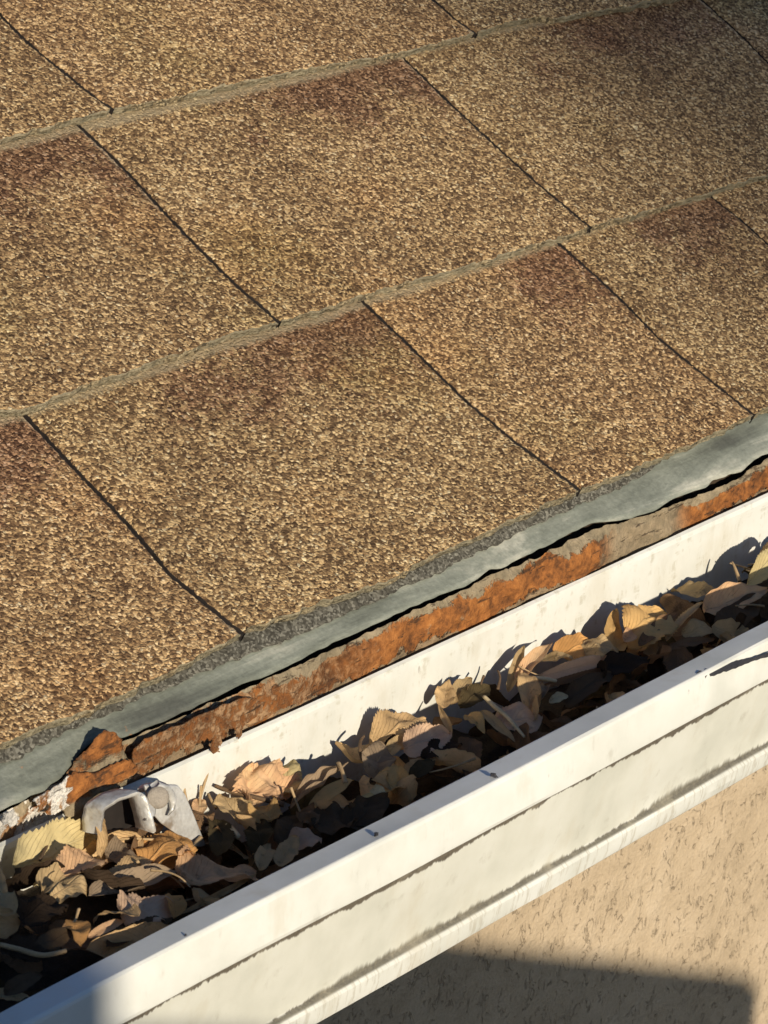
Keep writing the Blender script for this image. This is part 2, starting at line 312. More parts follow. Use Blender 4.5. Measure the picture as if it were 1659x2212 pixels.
def empty(name, loc=(0, 0, 0)):
    o = bpy.data.objects.new(name, None); C.objects.link(o); o.location = (loc[0], loc[1], loc[2] + OZ); o.empty_display_size = .05; return o
def tag(o, label=None, cat=None, group=None, kind=None):
    for k, v in (('label', label), ('category', cat), ('group', group), ('kind', kind)):
        if v: o[k] = v
    return o
def box_arr(x0, x1, y0, y1, z0, z1):
    v = [(x, y, z) for x in (x0, x1) for y in (y0, y1) for z in (z0, z1)]
    return v, [(0, 1, 3, 2), (4, 6, 7, 5), (0, 4, 5, 1), (2, 3, 7, 6), (0, 2, 6, 4), (1, 5, 7, 3)]
def prism_y(pts, y0, y1):                      # outline in x,z extruded along y
    n = len(pts); v = [(x, y0, z) for x, z in pts] + [(x, y1, z) for x, z in pts]
    return v, [tuple(range(n)), tuple(range(2 * n - 1, n - 1, -1))] + [(i, i + n, (i + 1) % n + n, (i + 1) % n) for i in range(n)]
def tube(path, rad, seg=7):
    path = [np.array(p, float) for p in path]
    # resample smoothly
    P = []
    for i in range(len(path) - 1):
        p0 = path[max(i - 1, 0)]; p1 = path[i]; p2 = path[i + 1]; p3 = path[min(i + 2, len(path) - 1)]
        for t in np.linspace(0, 1, 6, endpoint=False):
            P.append(.5 * ((2 * p1) + (p2 - p0) * t + (2 * p0 - 5 * p1 + 4 * p2 - p3) * t**2 + (3 * p1 - p0 - 3 * p2 + p3) * t**3))
    P.append(path[-1]); n = len(P); R = np.interp(np.linspace(0, 1, n), np.linspace(0, 1, len(rad)), rad)
    V = []; F = []
    for i, p in enumerate(P):
        d = P[min(i + 1, n - 1)] - P[max(i - 1, 0)]; d /= np.linalg.norm(d) + 1e-12
        a = np.cross(d, [0, .3, 1]); a /= np.linalg.norm(a) + 1e-12; b = np.cross(d, a)
        for k in range(seg):
            t = 2 * math.pi * k / seg; V.append(p + R[i] * (a * math.cos(t) + b * math.sin(t)))
    for i in range(n - 1):
        for k in range(seg): F.append((i * seg + k, i * seg + (k + 1) % seg, (i + 1) * seg + (k + 1) % seg, (i + 1) * seg + k))
    F.append(tuple(range(seg - 1, -1, -1))); F.append(tuple((n - 1) * seg + k for k in range(seg)))
    return V, F

# ------------------------------------------------------------------ the house: roof of shingles, drip edge, fascia, wall
house = tag(empty('house'), 'house with brown granule shingle roof, rusty eave and tan stucco wall behind the gutter', 'house')
def px_edge(pts, h=0.0):
    q = [roofxs(*p, h) for p in pts]; return np.array([a for a, b in q]), np.array([b for a, b in q])
EDG = [px_edge([(0, 2430), (301, 2300), (603, 2155), (784, 2060), (1040, 1965), (1250, 1884), (1600, 1725), (1882, 1593), (2007, 1543), (2143, 1484), (2360, 1392), (2500, 1325)]),
       px_edge([(0, 1335), (98, 1318), (211, 1277), (377, 1228), (528, 1168), (716, 1100), (950, 1035), (1250, 938), (1574, 848), (1868, 754), (2154, 671), (2328, 618), (2500, 569)]),
       px_edge([(0, 452), (151, 411), (362, 358), (663, 294), (829, 260), (1076, 203), (1250, 177), (1401, 143), (1540, 102), (1762, 49), (1800, 59), (2004, 23), (2154, 0)])]
S0 = [0.0, .1405, .2845, .4275, .5705]
def edge_s(i, x):
    x = np.asarray(x, float)
    if i < 3:
        ex, es = EDG[i]; base = np.interp(x, ex, es)
    else: base = S0[i] + 0 * x
    return base + vnoise(x, 40 + i, .004) * .0008 + vnoise(x, 45 + i, .0018) * .0004 + vnoise(x, 60 + i, .03) * .0009
JT = {0: [('C1', [(-.1861, .1424), (-.1869, .1113), (-.1871, .0881), (-.1873, .0653), (-.1897, .0402), (-.1878, .026), (-.1839, 0)]),
          ('C2', [(.0322, .1424), (.0323, .1078), (.0316, .0653), (.0349, .0368), (.0415, 0)]),
          ('C3', [(.1800, .145), (.1811, .1101), (.1803, .0874), (.178, .062), (.1809, .0314), (.1848, 0)]),
          ('C4', [(.3125, .145), (.3159, .1176), (.3154, .0996), (.316, .0)])],
      1: [('B1', [(-.0272, .29), (-.0266, .2638), (-.0276, .2454), (-.0296, .2177), (-.031, .1909), (-.0311, .1659), (-.029, .14)]),
          ('B2', [(.2055, .29), (.2023, .2438), (.2023, .2077), (.2024, .1724), (.2038, .14)]),
          ('B3', [(.4690, .29), (.4684, .2668), (.4668, .2412), (.4621, .2164), (.462, .14)])],
      2: [('A1', [(-.0133, .43), (-.0133, .3686), (-.0142, .3402), (-.0112, .3114), (-.0095, .2954), (-.0065, .284)]),
          ('A2', [(.262, .43), (.2611, .3122), (.2611, .2962), (.2645, .284)])]}
def joint(pts):
    p = sorted(pts, key=lambda q: q[1]); xs = np.array([a for a, b in p]); ss = np.array([b for a, b in p])
    return lambda s: np.interp(s, ss, xs)
roof = mesh_obj('roof', *grid(np.stack([R3(np.array([-1.6, 1.9]), np.full(2, s), np.full(2, -.0125)) for s in (-.004, 1.4)])), M['deck'], house, smooth=False)
SH_T = .0046
def shingle(i, jl, jr, fine, gap=.0009):
    s0, s1 = S0[i], S0[i + 1] + .022
    pit = .0012 if fine else .004
    xm0, xm1 = float(jl(s0)), float(jr(s0)); nu = max(8, int((xm1 - xm0) / pit)); ns = int((s1 - s0) / pit)
    a = np.linspace(0, 1, nu)
    rows = []; kinds = []
    sk = [(-.0004, -1.0), (.0003, -.72), (-.0002, -.5), (.0004, -.25), (.0, -.08)]
    xb = jl(s0) + gap + a * (jr(s0) - jl(s0) - 2 * gap); eb = edge_s(i, xb)
    def lift(x, t): return .0006 * vnoise2(x, t * .15 + i, 5, .05)
    for ds, k in sk:
        rows.append((xb, eb - ds + .0004 * vnoise(xb, int(90 + 10 * k) + i, .006) - .0006 * abs(k + .5), SH_T * k + lift(xb, 0))); kinds.append(1)
    for t in np.linspace(0, 1, ns):
        sref = s0 + t * (s1 - s0); xl = jl(sref) + gap; xr = jr(sref) - gap
        x = xl + a * (xr - xl); s = eb * (1 - t) + s1 * t + 0 * x
        rag = .00045 * (a < 1e-9) * 0
        h = -SH_T * (s - S0[i]) / .142 + lift(x, t)
        # rounded, slightly drooping tab corners
        dl = np.minimum(x - xl, xr - x); h = h - .0012 * np.exp(-dl / .0015)
        if fine: h = h + rng.normal(0, .00022, nu)
        rows.append((x, s, h)); kinds.append(0)
    X = np.stack([r[0] for r in rows]); S = np.stack([r[1] for r in rows]); H = np.stack([r[2] for r in rows])
    jag = .0003 * vnoise(S[:, 0], i * 7 + 1, .003); X[:, 0] += jag; jag2 = .0003 * vnoise(S[:, -1], i * 7 + 3, .003); X[:, -1] += jag2
    # side walls of the joint
    def col(c, dx): return X[:, c:c+1] + dx, S[:, c:c+1], np.minimum(H[:, c:c+1], H[:, c:c+1] * 0 + 9) - .0042
    for (cx, cs_, ch), left in ((col(0, 0), True), (col(-1, 0), False)):
        X, S, H = (np.hstack([cx, X]), np.hstack([cs_, S]), np.hstack([ch, H])) if left else (np.hstack([X, cx]), np.hstack([S, cs_]), np.hstack([H, ch]))
    P = R3(X, S, H); V, F = grid(P.transpose(1, 0, 2))
    ncol, nrow = X.shape[1], X.shape[0]
    mi = np.zeros((ncol - 1, nrow - 1), int); mi[:, :len(sk)] = 1; mi[0, :] = 2; mi[-1, :] = 2
    U = (X - X.min()) / (X.max() - X.min()); T = (S - s0) / (S0[i + 1] - s0)
    uv = np.stack([U.T.ravel(), T.T.ravel()], -1)
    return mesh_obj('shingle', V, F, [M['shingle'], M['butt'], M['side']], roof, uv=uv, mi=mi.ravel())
for i in range(4):
    js = [joint(p) for n, p in JT.get(i, [])]
    if i == 3: xs = [-.45, -.2, .06, .33, .6, .86]
    ref = [float(j(S0[i] + .07)) for j in js] if js else None
    if js:
        lo, hi = ref[0], ref[-1]; L = [lo - .225 * k for k in (4, 3, 2, 1)]; Rr = [hi + .24 * k for k in (1, 2, 3)]
        allj = [(lambda s, v=v: v + 0 * np.asarray(s)) for v in L] + js + [(lambda s, v=v: v + 0 * np.asarray(s)) for v in Rr]; allx = L + ref + Rr
    else: allj = [(lambda s, v=v: v + 0 * np.asarray(s)) for v in xs]; allx = xs
    for k in range(len(allj) - 1):
        vis = allx[k + 1] > -.40 and allx[k] < .56 and i < 3
        shingle(i, allj[k], allj[k + 1], vis)

# polyline sheets in roof coordinates
def sheet(name, xs, top, bot, hfun, mats, parent, n=14, curl=0, thick=.0008):
    T = np.linspace(0, 1, n)[:, None]; X = np.tile(xs, (n, 1)); S = top * (1 - T) + bot * T; H = hfun(X, S, T)
    P = R3(X, S, H)
    low = R3(X[-1:], S[-1:] + .0004, H[-1:] - thick)          # hem thickness
    low2 = R3(X[-1:], S[-1:] + .004, H[-1:] - thick)
    P = np.concatenate([P, low, low2], 0); V, F = grid(P.transpose(1, 0, 2))
    uv = np.stack(np.broadcast_arrays(np.tile(xs, (n + 2, 1)).T, np.linspace(1, 0, n + 2)[None, :]), -1).reshape(-1, 2)
    return mesh_obj(name, V, F, mats, parent, uv=uv)
XS = np.arange(-1.2, 1.4, .0015)
gx, gs = px_edge([(0, 2483), (60, 2470), (127, 2428), (211, 2389), (289, 2350), (422, 2290), (656, 2193), (829, 2132), (1055, 2034), (1250, 1951), (1420, 1870), (1600, 1783), (1763, 1701), (1904, 1636), (2023, 1587), (2120, 1528), (2170, 1480), (2500, 1330)], -.0055)
gb = np.interp(XS, gx, gs); es0 = np.interp(XS, *EDG[0])
gb = es0 + (gb - es0) * .85; gb = np.minimum(gb, es0 + .006) + vnoise(XS, 3, .003) * .0009 + vnoise(XS, 4, .011) * .0008
sheet('starter_strip', XS, es0 + .02, gb, lambda x, s, t: -.0054 + .0006 * vnoise2(x, s, 8, .002) - .0010 * (t > .93), M['grit'], house, 16)
fx, fs = px_edge([(0, 2639), (105, 2588), (148, 2573), (205, 2522), (262, 2455), (301, 2413), (347, 2392), (400, 2402), (500, 2362), (700, 2274), (790, 2225), (881, 2195), (971, 2153), (1037, 2117), (1122, 2075), (1230, 2027), (1351, 1972), (1423, 1942), (1532, 1900), (1600, 1852), (1632, 1848), (1692, 1821), (1763, 1783), (1817, 1756), (1898, 1715), (1947, 1699), (2029, 1693), (2132, 1661), (2197, 1620), (2300, 1585), (2327, 1560), (2414, 1533), (2457, 1495), (2500, 1476)], -.0085)
hem = np.interp(XS, fx, fs) + vnoise(XS, 11, .005) * .0004
sheet('drip_edge', XS, es0 + .03, hem, lambda x, s, t: -.0072 - .0013 * t**3 + .0003 * vnoise2(x, s, 9, .02), M['flash'], house, 16, thick=.0010)

mesh_obj('fascia_board', *box_arr(-1.6, 1.9, .0, .02, -.16, -.014), M['wood'], house, smooth=False)
# rusted metal strip under the drip edge, standing 8 mm in front of the fascia
YR = -.0105
def px_y(pts, y):
    q = np.array([aty(a, b, y) for a, b in pts]); o = np.argsort(q[:, 0]); return q[o, 0], q[o, 2]
tx, tz = px_y([(0, 2655), (105, 2600), (205, 2537), (262, 2470), (301, 2425), (347, 2392), (400, 2415), (500, 2375), (700, 2286), (881, 2206), (1037, 2138), (1230, 2048), (1351, 1990), (1423, 1960), (1532, 1915), (1600, 1866), (1660, 1851), (1763, 1810), (1844, 1767), (1925, 1729), (1980, 1704), (2029, 1702), (2132, 1668), (2197, 1640), (2300, 1605), (2414, 1556), (2500, 1492)], YR)
top = np.interp(XS, tx, tz) + vnoise(XS, 21, .006) * .0005 + vnoise(XS, 22, .0025) * .0003 - .0002
nb = 22; T = np.linspace(0, 1, nb)[:, None]; Xr = np.tile(XS, (nb, 1)); Zb = -.046
Z = top * (1 - T) + Zb * T
Y = YR + .0022 * vnoise2(Xr, Z, 31, .018) * np.sin(np.pi * np.clip(T * 1.6, 0, 1)) + .0007 * vnoise2(Xr, Z, 32, .0045) + .0004 * vnoise2(Xr, Z, 33, .002)
Y = Y + .0006 * np.exp(-((T) / .06)**2)                       # top edge rolls back
# lump where the strip kinks (centre right) and the long blister beyond it
for cx, wd, am in ((-.022, .007, .0034), (.02, .020, .0048), (-.052, .018, .0014), (-.15, .05, .0010)):
    Y -= am * np.exp(-((Xr - cx) / wd)**2) * np.sin(np.pi * np.clip(T * 1.3, 0, 1))
P = np.stack([Xr, Y, Z], -1); V, F = grid(P.transpose(1, 0, 2))
vis_h = (np.interp(XS, tx, tz) + .036)
uvv = np.clip(1 - (top[None, :] - Z) / np.maximum(top[None, :] + .033, .012), -1, 1)
mesh_obj('rusted_trim', V, F, M['rust'], house, uv=np.stack([Xr.T.ravel(), uvv.T.ravel()], -1))

def flake(outline, y, bulge, mat, seed, name='paint_flake', nrm=(0, -1, 0), thick=.0012, tiltz=0.0):
    # thin lifted piece with a traced ragged outline, bowed and real thickness
    pts = np.array([aty(a, b, y) for a, b in outline]); c = pts.mean(0)
    ring = []; m = len(pts)
    for i in range(m):
        for t in np.linspace(0, 1, 5, endpoint=False):
            p = pts[i] * (1 - t) + pts[(i + 1) % m] * t; p = p + np.array([1, 0, 1]) * np.random.default_rng(seed + i * 9 + int(t * 50)).normal(0, .00025, 3); ring.append(p)
    ring = np.array(ring); K = 9; V = []; n = len(ring)
    mx = np.abs(ring - c).max(0)
    for k in range(K):
        q = 1 - k / (K - 1) * .999; pr = c + (ring - c) * q
        e = np.clip(1 - q**2.2, 0, 1)
        pr = pr + np.array([0, -1, 0]) * (bulge * e)[None] if np.ndim(e) else pr + np.array([0, -1., 0]) * bulge * e
        pr[:, 1] += .0006 * vnoise2(pr[:, 0], pr[:, 2], seed, .004) + tiltz * (pr[:, 2] - c[2])
        V.append(pr)
    V = np.concatenate(V); F = []
    for k in range(K - 1):
        for i in range(n): F.append((k * n + i, k * n + (i + 1) % n, (k + 1) * n + (i + 1) % n, (k + 1) * n + i))
    F.append(tuple((K - 1) * n + i for i in range(n)))
    off = len(V); V2 = V[:n] + np.array([0, thick, 0]); V = np.concatenate([V, V2])
    for i in range(n): F.append((off + i, off + (i + 1) % n, (i + 1) % n, i))
    zz = (V[:, 2] - V[:, 2].min()) / (np.ptp(V[:, 2]) + 1e-9)
    o = mesh_obj(name, V, F, mat, house, uv=np.stack([V[:, 0] * 10, zz], -1)); return o
flake([(205, 2545), (240, 2500), (262, 2470), (290, 2440), (320, 2405), (347, 2382), (375, 2388), (394, 2408), (402, 2440), (418, 2468), (432, 2490), (425, 2520), (390, 2540), (330, 2560), (280, 2580), (235, 2600), (212, 2590)], -.0134, .0008, M['flake'], 5)['label'] = 'curled bright orange rust flake lifting over the drip edge'
flake([(222, 2530), (250, 2515), (320, 2520), (360, 2500), (410, 2475), (432, 2478), (450, 2512), (440, 2530), (400, 2560), (345, 2580), (302, 2606), (275, 2625), (268, 2650), (262, 2690), (222, 2672), (212, 2640), (218, 2600), (214, 2560)], -.0172, .0008, M['flake'], 17)['label'] = 'grey-brown rust flake hanging below the orange one'

# stucco wall, soffit, ground
def wall_grid(x0, x1, z0, z1, y, n=80):
    xs = np.linspace(x0, x1, n); zs = np.linspace(z0, z1, n); X, Zz = np.meshgrid(xs, zs, indexing='ij')
    return np.stack([X, y + 0 * X, Zz], -1)
v, f = box_arr(-3.6, 3.6, .2, .4, -3.0, -.115); mesh_obj('wall', v, f, M['stucco'], house, smooth=False)
v, f = box_arr(-3.0, 3.0, .022, .198, -.135, -.125); mesh_obj('soffit', v, f, M['soffit'], house, smooth=False)
v, f = box_arr(-150, 150, -150, 150, -3.2, -3.0); tag(mesh_obj('ground', v, f, M['ground'], smooth=False), kind='structure')

# ------------------------------------------------------------------ the gutter
gut = tag(empty('rain_gutter'), 'white painted metal rain gutter with dirty ledges, full of dry leaves under the roof edge', 'gutter')
PR = [  # (v station, y, z): inner hem, lip, band, ledge, panel, ledge, lower strip, floor, back
    (-.6, -.1125, -.0262), (-.3, -.1095, -.0245), (0, -.1088, -.0228), (.2, -.1093, -.0213), (.26, -.1100, -.0208), (.9, -.1208, -.0190), (.97, -.1214, -.0189), (1.0, -.1219, -.0190), (1.06, -.1227, -.0196), (1.2, -.1231, -.0206),
    (1.6, -.1240, -.0300), (1.9, -.1242, -.0362), (2.0, -.1240, -.0378), (2.1, -.1224, -.0390), (2.2, -.1212, -.0402), (2.6, -.1202, -.0455),
    (3.2, -.1188, -.0540), (3.8, -.1172, -.0630), (4.4, -.1155, -.0715), (4.85, -.1143, -.0780), (5.0, -.1142, -.0800), (5.08, -.1160, -.0808), (5.18, -.1172, -.0820), (5.6, -.1168, -.0862), (5.95, -.1160, -.0900), (6.1, -.1145, -.0916),
    (7.0, -.0950, -.0924), (8.0, -.0600, -.0926), (9.0, -.0200, -.0924), (9.3, -.0170, -.0905), (9.6, -.0162, -.0800), (10.0, -.0160, -.0650), (10.6, -.0160, -.0500), (11.0, -.0160, -.0390), (11.25, -.0160, -.0345), (11.4, -.0157, -.0327), (11.5, -.0145, -.0322)]
gxs = np.arange(-1.3, 1.5, .006)
pv = np.array([p[0] for p in PR]); py = np.array([p[1] for p in PR]); pz = np.array([p[2] for p in PR])
Xg = np.tile(gxs[:, None], (1, len(PR)))
wob = .0004 * vnoise(gxs, 50, .12)[:, None]; wob2 = .0006 * vnoise(gxs, 51, .17)[:, None]
Yg = py[None] + wob * (pv[None] < 6) + .0003 * vnoise2(Xg, pv[None] + 0 * Xg, 53, .04); Zg = pz[None] + wob2
# thickness: an inner skin 0.7 mm inside the profile
ty = np.gradient(py); tz_ = np.gradient(pz); ln = np.hypot(ty, tz_); ny, nz = -tz_ / ln, ty / ln
thk = .0008
Yi = Yg - ny[None] * -thk * 1.0; Zi = Zg - nz[None] * -thk * 1.0
Pg = np.concatenate([np.stack([Xg, Yg, Zg], -1), np.stack([Xg, Yi, Zi], -1)[:, ::-1]], 1); Pg = np.concatenate([Pg, Pg[:, :1]], 1)
V, F = grid(Pg); vv = np.concatenate([pv, pv[::-1], pv[:1]])
uvg = np.stack([np.tile(gxs[:, None], (1, Pg.shape[1])), np.tile(vv[None], (len(gxs), 1))], -1).reshape(-1, 2)
tr = mesh_obj('trough', V, F, M['gutter'], gut, uv=uvg); tr.data.set_sharp_from_angle(angle=math.radians(14))

# ragged rust crust stuck to the top of the back wall, left part
def crust(outline, seed, y=-.0166, mat=None, name='rust_crust', jit=.00035, parent=gut):
    pts = np.array([aty(a, b, y) for a, b in outline]); ring = []; m = len(pts); R = np.random.default_rng(seed)
    for i in range(m):
        for t in np.linspace(0, 1, 4, endpoint=False): ring.append(pts[i] * (1 - t) + pts[(i + 1) % m] * t + np.array([1, 0, 1]) * R.normal(0, jit, 3))
    ring = np.array(ring); n = len(ring); fr = ring + np.array([0, -.0005, 0])
    return mesh_obj(name, np.concatenate([fr, ring]), [tuple(range(n))] + [(i, i + n, (i + 1) % n + n, (i + 1) % n) for i in range(n)], mat or M['rust'], parent, smooth=False, uv=np.tile([[0, .4]], (2 * n, 1)))
crust([(430, 2450), (470, 2405), (560, 2370), (700, 2305), (800, 2270), (860, 2285), (850, 2320), (812, 2345), (790, 2362), (778, 2400), (768, 2398), (768, 2368), (728, 2372), (714, 2388), (720, 2416), (706, 2432), (714, 2446), (690, 2450), (680, 2428), (688, 2412), (672, 2398), (664, 2412), (654, 2402), (640, 2412), (628, 2420), (618, 2414), (604, 2434), (590, 2426), (572, 2448), (560, 2440), (553, 2456), (542, 2446), (522, 2472), (508, 2468), (490, 2496), (478, 2500), (462, 2528), (448, 2524), (436, 2535)], 2)
crust([(175, 2565), (230, 2520), (240, 2600), (225, 2620), (190, 2640), (160, 2655), (148, 2640), (168, 2625), (150, 2615), (140, 2632), (118, 2640), (128, 2615), (105, 2605), (130, 2590)], 4)
crust([(5, 2655), (30, 2640), (62, 2655), (58, 2670), (50, 2685), (22, 2690), (8, 2675)], 6, jit=.0006)

# dark scrapes in the lip paint
def lipmark(a, b, wid, seed):
    n = 26; t = np.linspace(0, 1, n); R = np.random.default_rng(seed)
    top = []; bot = []
    for i, q in enumerate(t):
        U = a[0] + (b[0] - a[0]) * q; Vv = a[1] + (b[1] - a[1]) * q; w_ = wid * (.35 + .65 * math.sin(math.pi * min(1, q * 1.3 + .05)) ** .5 + R.uniform(-.3, .3)) * (1 - .6 * q)
        top.append(atz(U, Vv - w_ / 2, -.0186 + 0)); bot.append(atz(U, Vv + w_ / 2, -.0186))
    P = np.stack([np.array(top), np.array(bot)]); P[..., 2] = np.where(P[..., 1] < -.1203, -.0190 - (-.1203 - P[..., 1]) * .8, -.0184) + .0006
    P = np.concatenate([P, P[::-1] - np.array([0, 0, .0012])]); V, F = grid(P.transpose(1, 0, 2)); return mesh_obj('scrape', V, F, M['chip'], gut, smooth=False)
lipmark((2268, 2192), (2520, 2090), 13, 1); lipmark((600, 3049), (622, 3044), 5, 2); lipmark((1596, 2523), (1626, 2526), 5, 3); lipmark((1218, 2718), (1232, 2716), 6, 4)

# ------------------------------------------------------------------ hanger bracket in the gutter
hb = tag(empty('gutter_hanger', tuple(aty(480, 2650, -.035))), 'bent grey-white metal gutter hanger with a round screw head half buried in leaves', 'bracket')
HB = np.array(aty(480, 2650, -.035))
def z7(x, y, d): return aty(200 + x / 3.318, 2300 + y / 3.318, d) - HB     # measured on an enlargement of the photo
def ribbon(name, path, widv, thick, mat, parent, sub=7):
    path = [np.array(p) for p in path]; widv = np.array(widv, float); P = []
    for i in range(len(path) - 1):
        p0 = path[max(i - 1, 0)]; p1 = path[i]; p2 = path[i + 1]; p3 = path[min(i + 2, len(path) - 1)]
        for t in np.linspace(0, 1, sub, endpoint=False):
            P.append(.5 * ((2 * p1) + (p2 - p0) * t + (2 * p0 - 5 * p1 + 4 * p2 - p3) * t**2 + (3 * p1 - p0 - 3 * p2 + p3) * t**3))
    P.append(path[-1]); P = np.array(P); n = len(P); rows = []
    for i in range(n):
        d = P[min(i + 1, n - 1)] - P[max(i - 1, 0)]; nn = np.cross(d, widv); nn /= np.linalg.norm(nn) + 1e-12
        w_ = widv / 2
        rows.append([P[i] - w_ + nn * thick / 2, P[i] - w_ * .5 + nn * thick * .7, P[i] + w_ * .5 + nn * thick * .7, P[i] + w_ + nn * thick / 2, P[i] + w_ - nn * thick / 2, P[i] - w_ - nn * thick / 2, P[i] - w_ + nn * thick / 2])
    P = np.array(rows); P[..., 2] += .0005 * vnoise2(P[..., 0], P[..., 1], 3, .004)[...]; P[..., 1] += .0005 * vnoise2(P[..., 0], P[..., 2], 8, .0035); V, F = grid(P); F += [tuple(range(5, -1, -1)), tuple((n - 1) * 7 + k for k in range(6))]
    return mesh_obj(name, V, F, mat, parent)
ribbon('strap', [z7(330, 1360, -.030), z7(345, 1180, -.030), z7(375, 1070, -.031), z7(520, 985, -.032), z7(700, 930, -.033), z7(800, 950, -.036), z7(850, 1060, -.038), z7(890, 1250, -.040), z7(905, 1330, -.040)], (-.001, .0085, -.001), .0012, M['bracket'], hb)
wb = [(372, 1110), (440, 1060), (690, 985), (760, 1000), (830, 1100), (870, 1290), (600, 1330), (380, 1330)]; wf = np.array([z7(x, y, -.0265) for x, y in wb]); nw = len(wf); mesh_obj('opening_shade', np.concatenate([wf, wf + np.array([0, .001, 0])]), [tuple(range(nw)), tuple(range(2 * nw - 1, nw - 1, -1))] + [(i, i + nw, (i + 1) % nw + nw, (i + 1) % nw) for i in range(nw)], M['side'], hb, smooth=False)  # near-black sheet painting the shade inside the hanger opening
ribbon('side_leg', [z7(880, 880, -.028), z7(960, 880, -.032), z7(975, 960, -.036), z7(965, 1080, -.039), z7(945, 1200, -.041)], (.0055, .001, 0.0), .0016, M['bracket'], hb)
# plate standing behind the strap with cut corners and an edge fold
pl = [(900, 858), (1020, 836), (1235, 842), (1262, 880), (1292, 935), (1330, 1090), (1360, 1230), (1402, 1420), (1345, 1440), (1285, 1436), (1200, 1370), (1080, 1290), (1000, 1230), (940, 1150), (905, 1000)]
pf = np.array([z7(x, y, -.034) for x, y in pl]); pf[:, 1] += -(pf[:, 2] - pf[0, 2]) * .25 * -1; n = len(pf)
pb = pf + np.array([.0004, .0016, 0]); V = np.concatenate([pf, pb])
plate = mesh_obj('plate', V, [tuple(range(n)), tuple(range(2 * n - 1, n - 1, -1))] + [(i, i + n, (i + 1) % n + n, (i + 1) % n) for i in range(n)], M['bracket'], hb, smooth=False)
pbv = plate.modifiers.new('bevel', 'BEVEL'); pbv.width = .0006; pbv.segments = 2
ribbon('plate_rib', [z7(1010, 845, -.037), z7(1110, 880, -.038), z7(1180, 960, -.0385), z7(1200, 1060, -.039), z7(1180, 1150, -.0395)], (.0022, -.001, .0022), .0024, M['bracket'], hb)
def disc(c, nrm, r, th, name, mat, parent, dome=.3):
    nrm = np.array(nrm, float); nrm /= np.linalg.norm(nrm); a = np.cross(nrm, [0, 0, 1]); a /= np.linalg.norm(a); b = np.cross(nrm, a); rows = []
    prof = [(1, -th), (1, 0), (.95, th * .2), (.8, th * .42), (.5, th * .55), (.001, th * .6)]
    for rr, h in prof: rows.append([c + nrm * h + r * rr * (a * math.cos(t) + b * math.sin(t)) for t in np.linspace(0, 2 * math.pi, 25)])
    V, F = grid(np.array(rows)); return mesh_obj(name, V, F, mat, parent)
disc(z7(1045, 985, -.040), (-.5, -.75, .35), .0042, .0012, 'screw_head', M['screw'], hb)
v, f = tube([z7(1045, 985, -.040), z7(1010, 1010, -.022), z7(990, 1020, -.010)], [.0022, .0022]); mesh_obj('screw_shank', v, f, M['bracket'], hb)

# ------------------------------------------------------------------ leaves
def zp(x): return -.0545 + .026 * float(np.clip((-.235 - x) / .10, 0, 1)) ** 1.2
def pt(U, V, h):
    x = atz(U, V, -.05)[0]; p = atz(U, V, zp(x) + h * .36)
    if p[1] > -.0195: p = aty(U, V, -.0195)
    if p[1] < -.1060: p = aty(U, V, -.1060)
    return p
def leaf_geo(L, Wd, Hn, ln, W, fold, curl, roll, serr, seed, nt=58, nu=9, bend=0.0):
    R = np.random.default_rng(seed); ph = R.uniform(0, 6, 4)
    t = np.linspace(0, 1, nt)[:, None]; u = np.linspace(-1, 1, nu)[None, :]
    sh = np.clip(np.sin(np.pi * np.clip(t, 0, 1) ** .82), 0, 1) ** .62 * (1 - .18 * t); sh = sh / sh.max()
    teeth = 19.0; saw = 1 - np.mod(t * teeth, 1)
    wt = W * (sh * (1 + .05 * np.sin(5 * t + ph[0]))) * (1 - serr * .15 * saw * (np.abs(u) > .99) * (np.sin(np.pi * t) ** .3))
    lat = u * wt
    if abs(roll) > .05:
        ang = u * roll; X = wt * np.sin(ang) / roll; Hh = wt * (1 - np.cos(ang)) / roll
    else: X = lat; Hh = 0 * lat
    Hh = Hh + fold * np.abs(X) + curl * ln * 4 * t * (1 - t)
    Hh = Hh + W * .10 * np.sin(8 * t + ph[1] + 1.3 * np.sign(u)) * u**2 + W * .07 * np.sin(17 * t + ph[2]) * np.abs(u) ** 3 + W * .05 * np.sin(3 * u + 5 * t + ph[3])
    X = X + bend * ln * 4 * t * (1 - t)
    al = t * ln + 0 * u
    # crumple: creases of its own for every leaf
    k1 = vnoise2(al + ph[0], X + ph[1], seed, ln * .33); k2 = vnoise2(al + ph[2], X + ph[3], seed + 1, ln * .13)
    Hh = Hh + W * (.34 * k1 + .13 * k2) + W * .35 * np.clip(t - .72, 0, 1) ** 1.0 * R.uniform(-1.2, 1.6)
    X = X + W * .10 * vnoise2(al + ph[1], X * 0 + ph[2], seed + 2, ln * .22) + W * .05 * k2; al = al + W * .08 * k1
    P = al[..., None] * L + X[..., None] * Wd + Hh[..., None] * Hn
    uv = np.stack(np.broadcast_arrays((u + 1) / 2, t), -1).reshape(-1, 2)
    V, F = grid(P); return V, F, uv
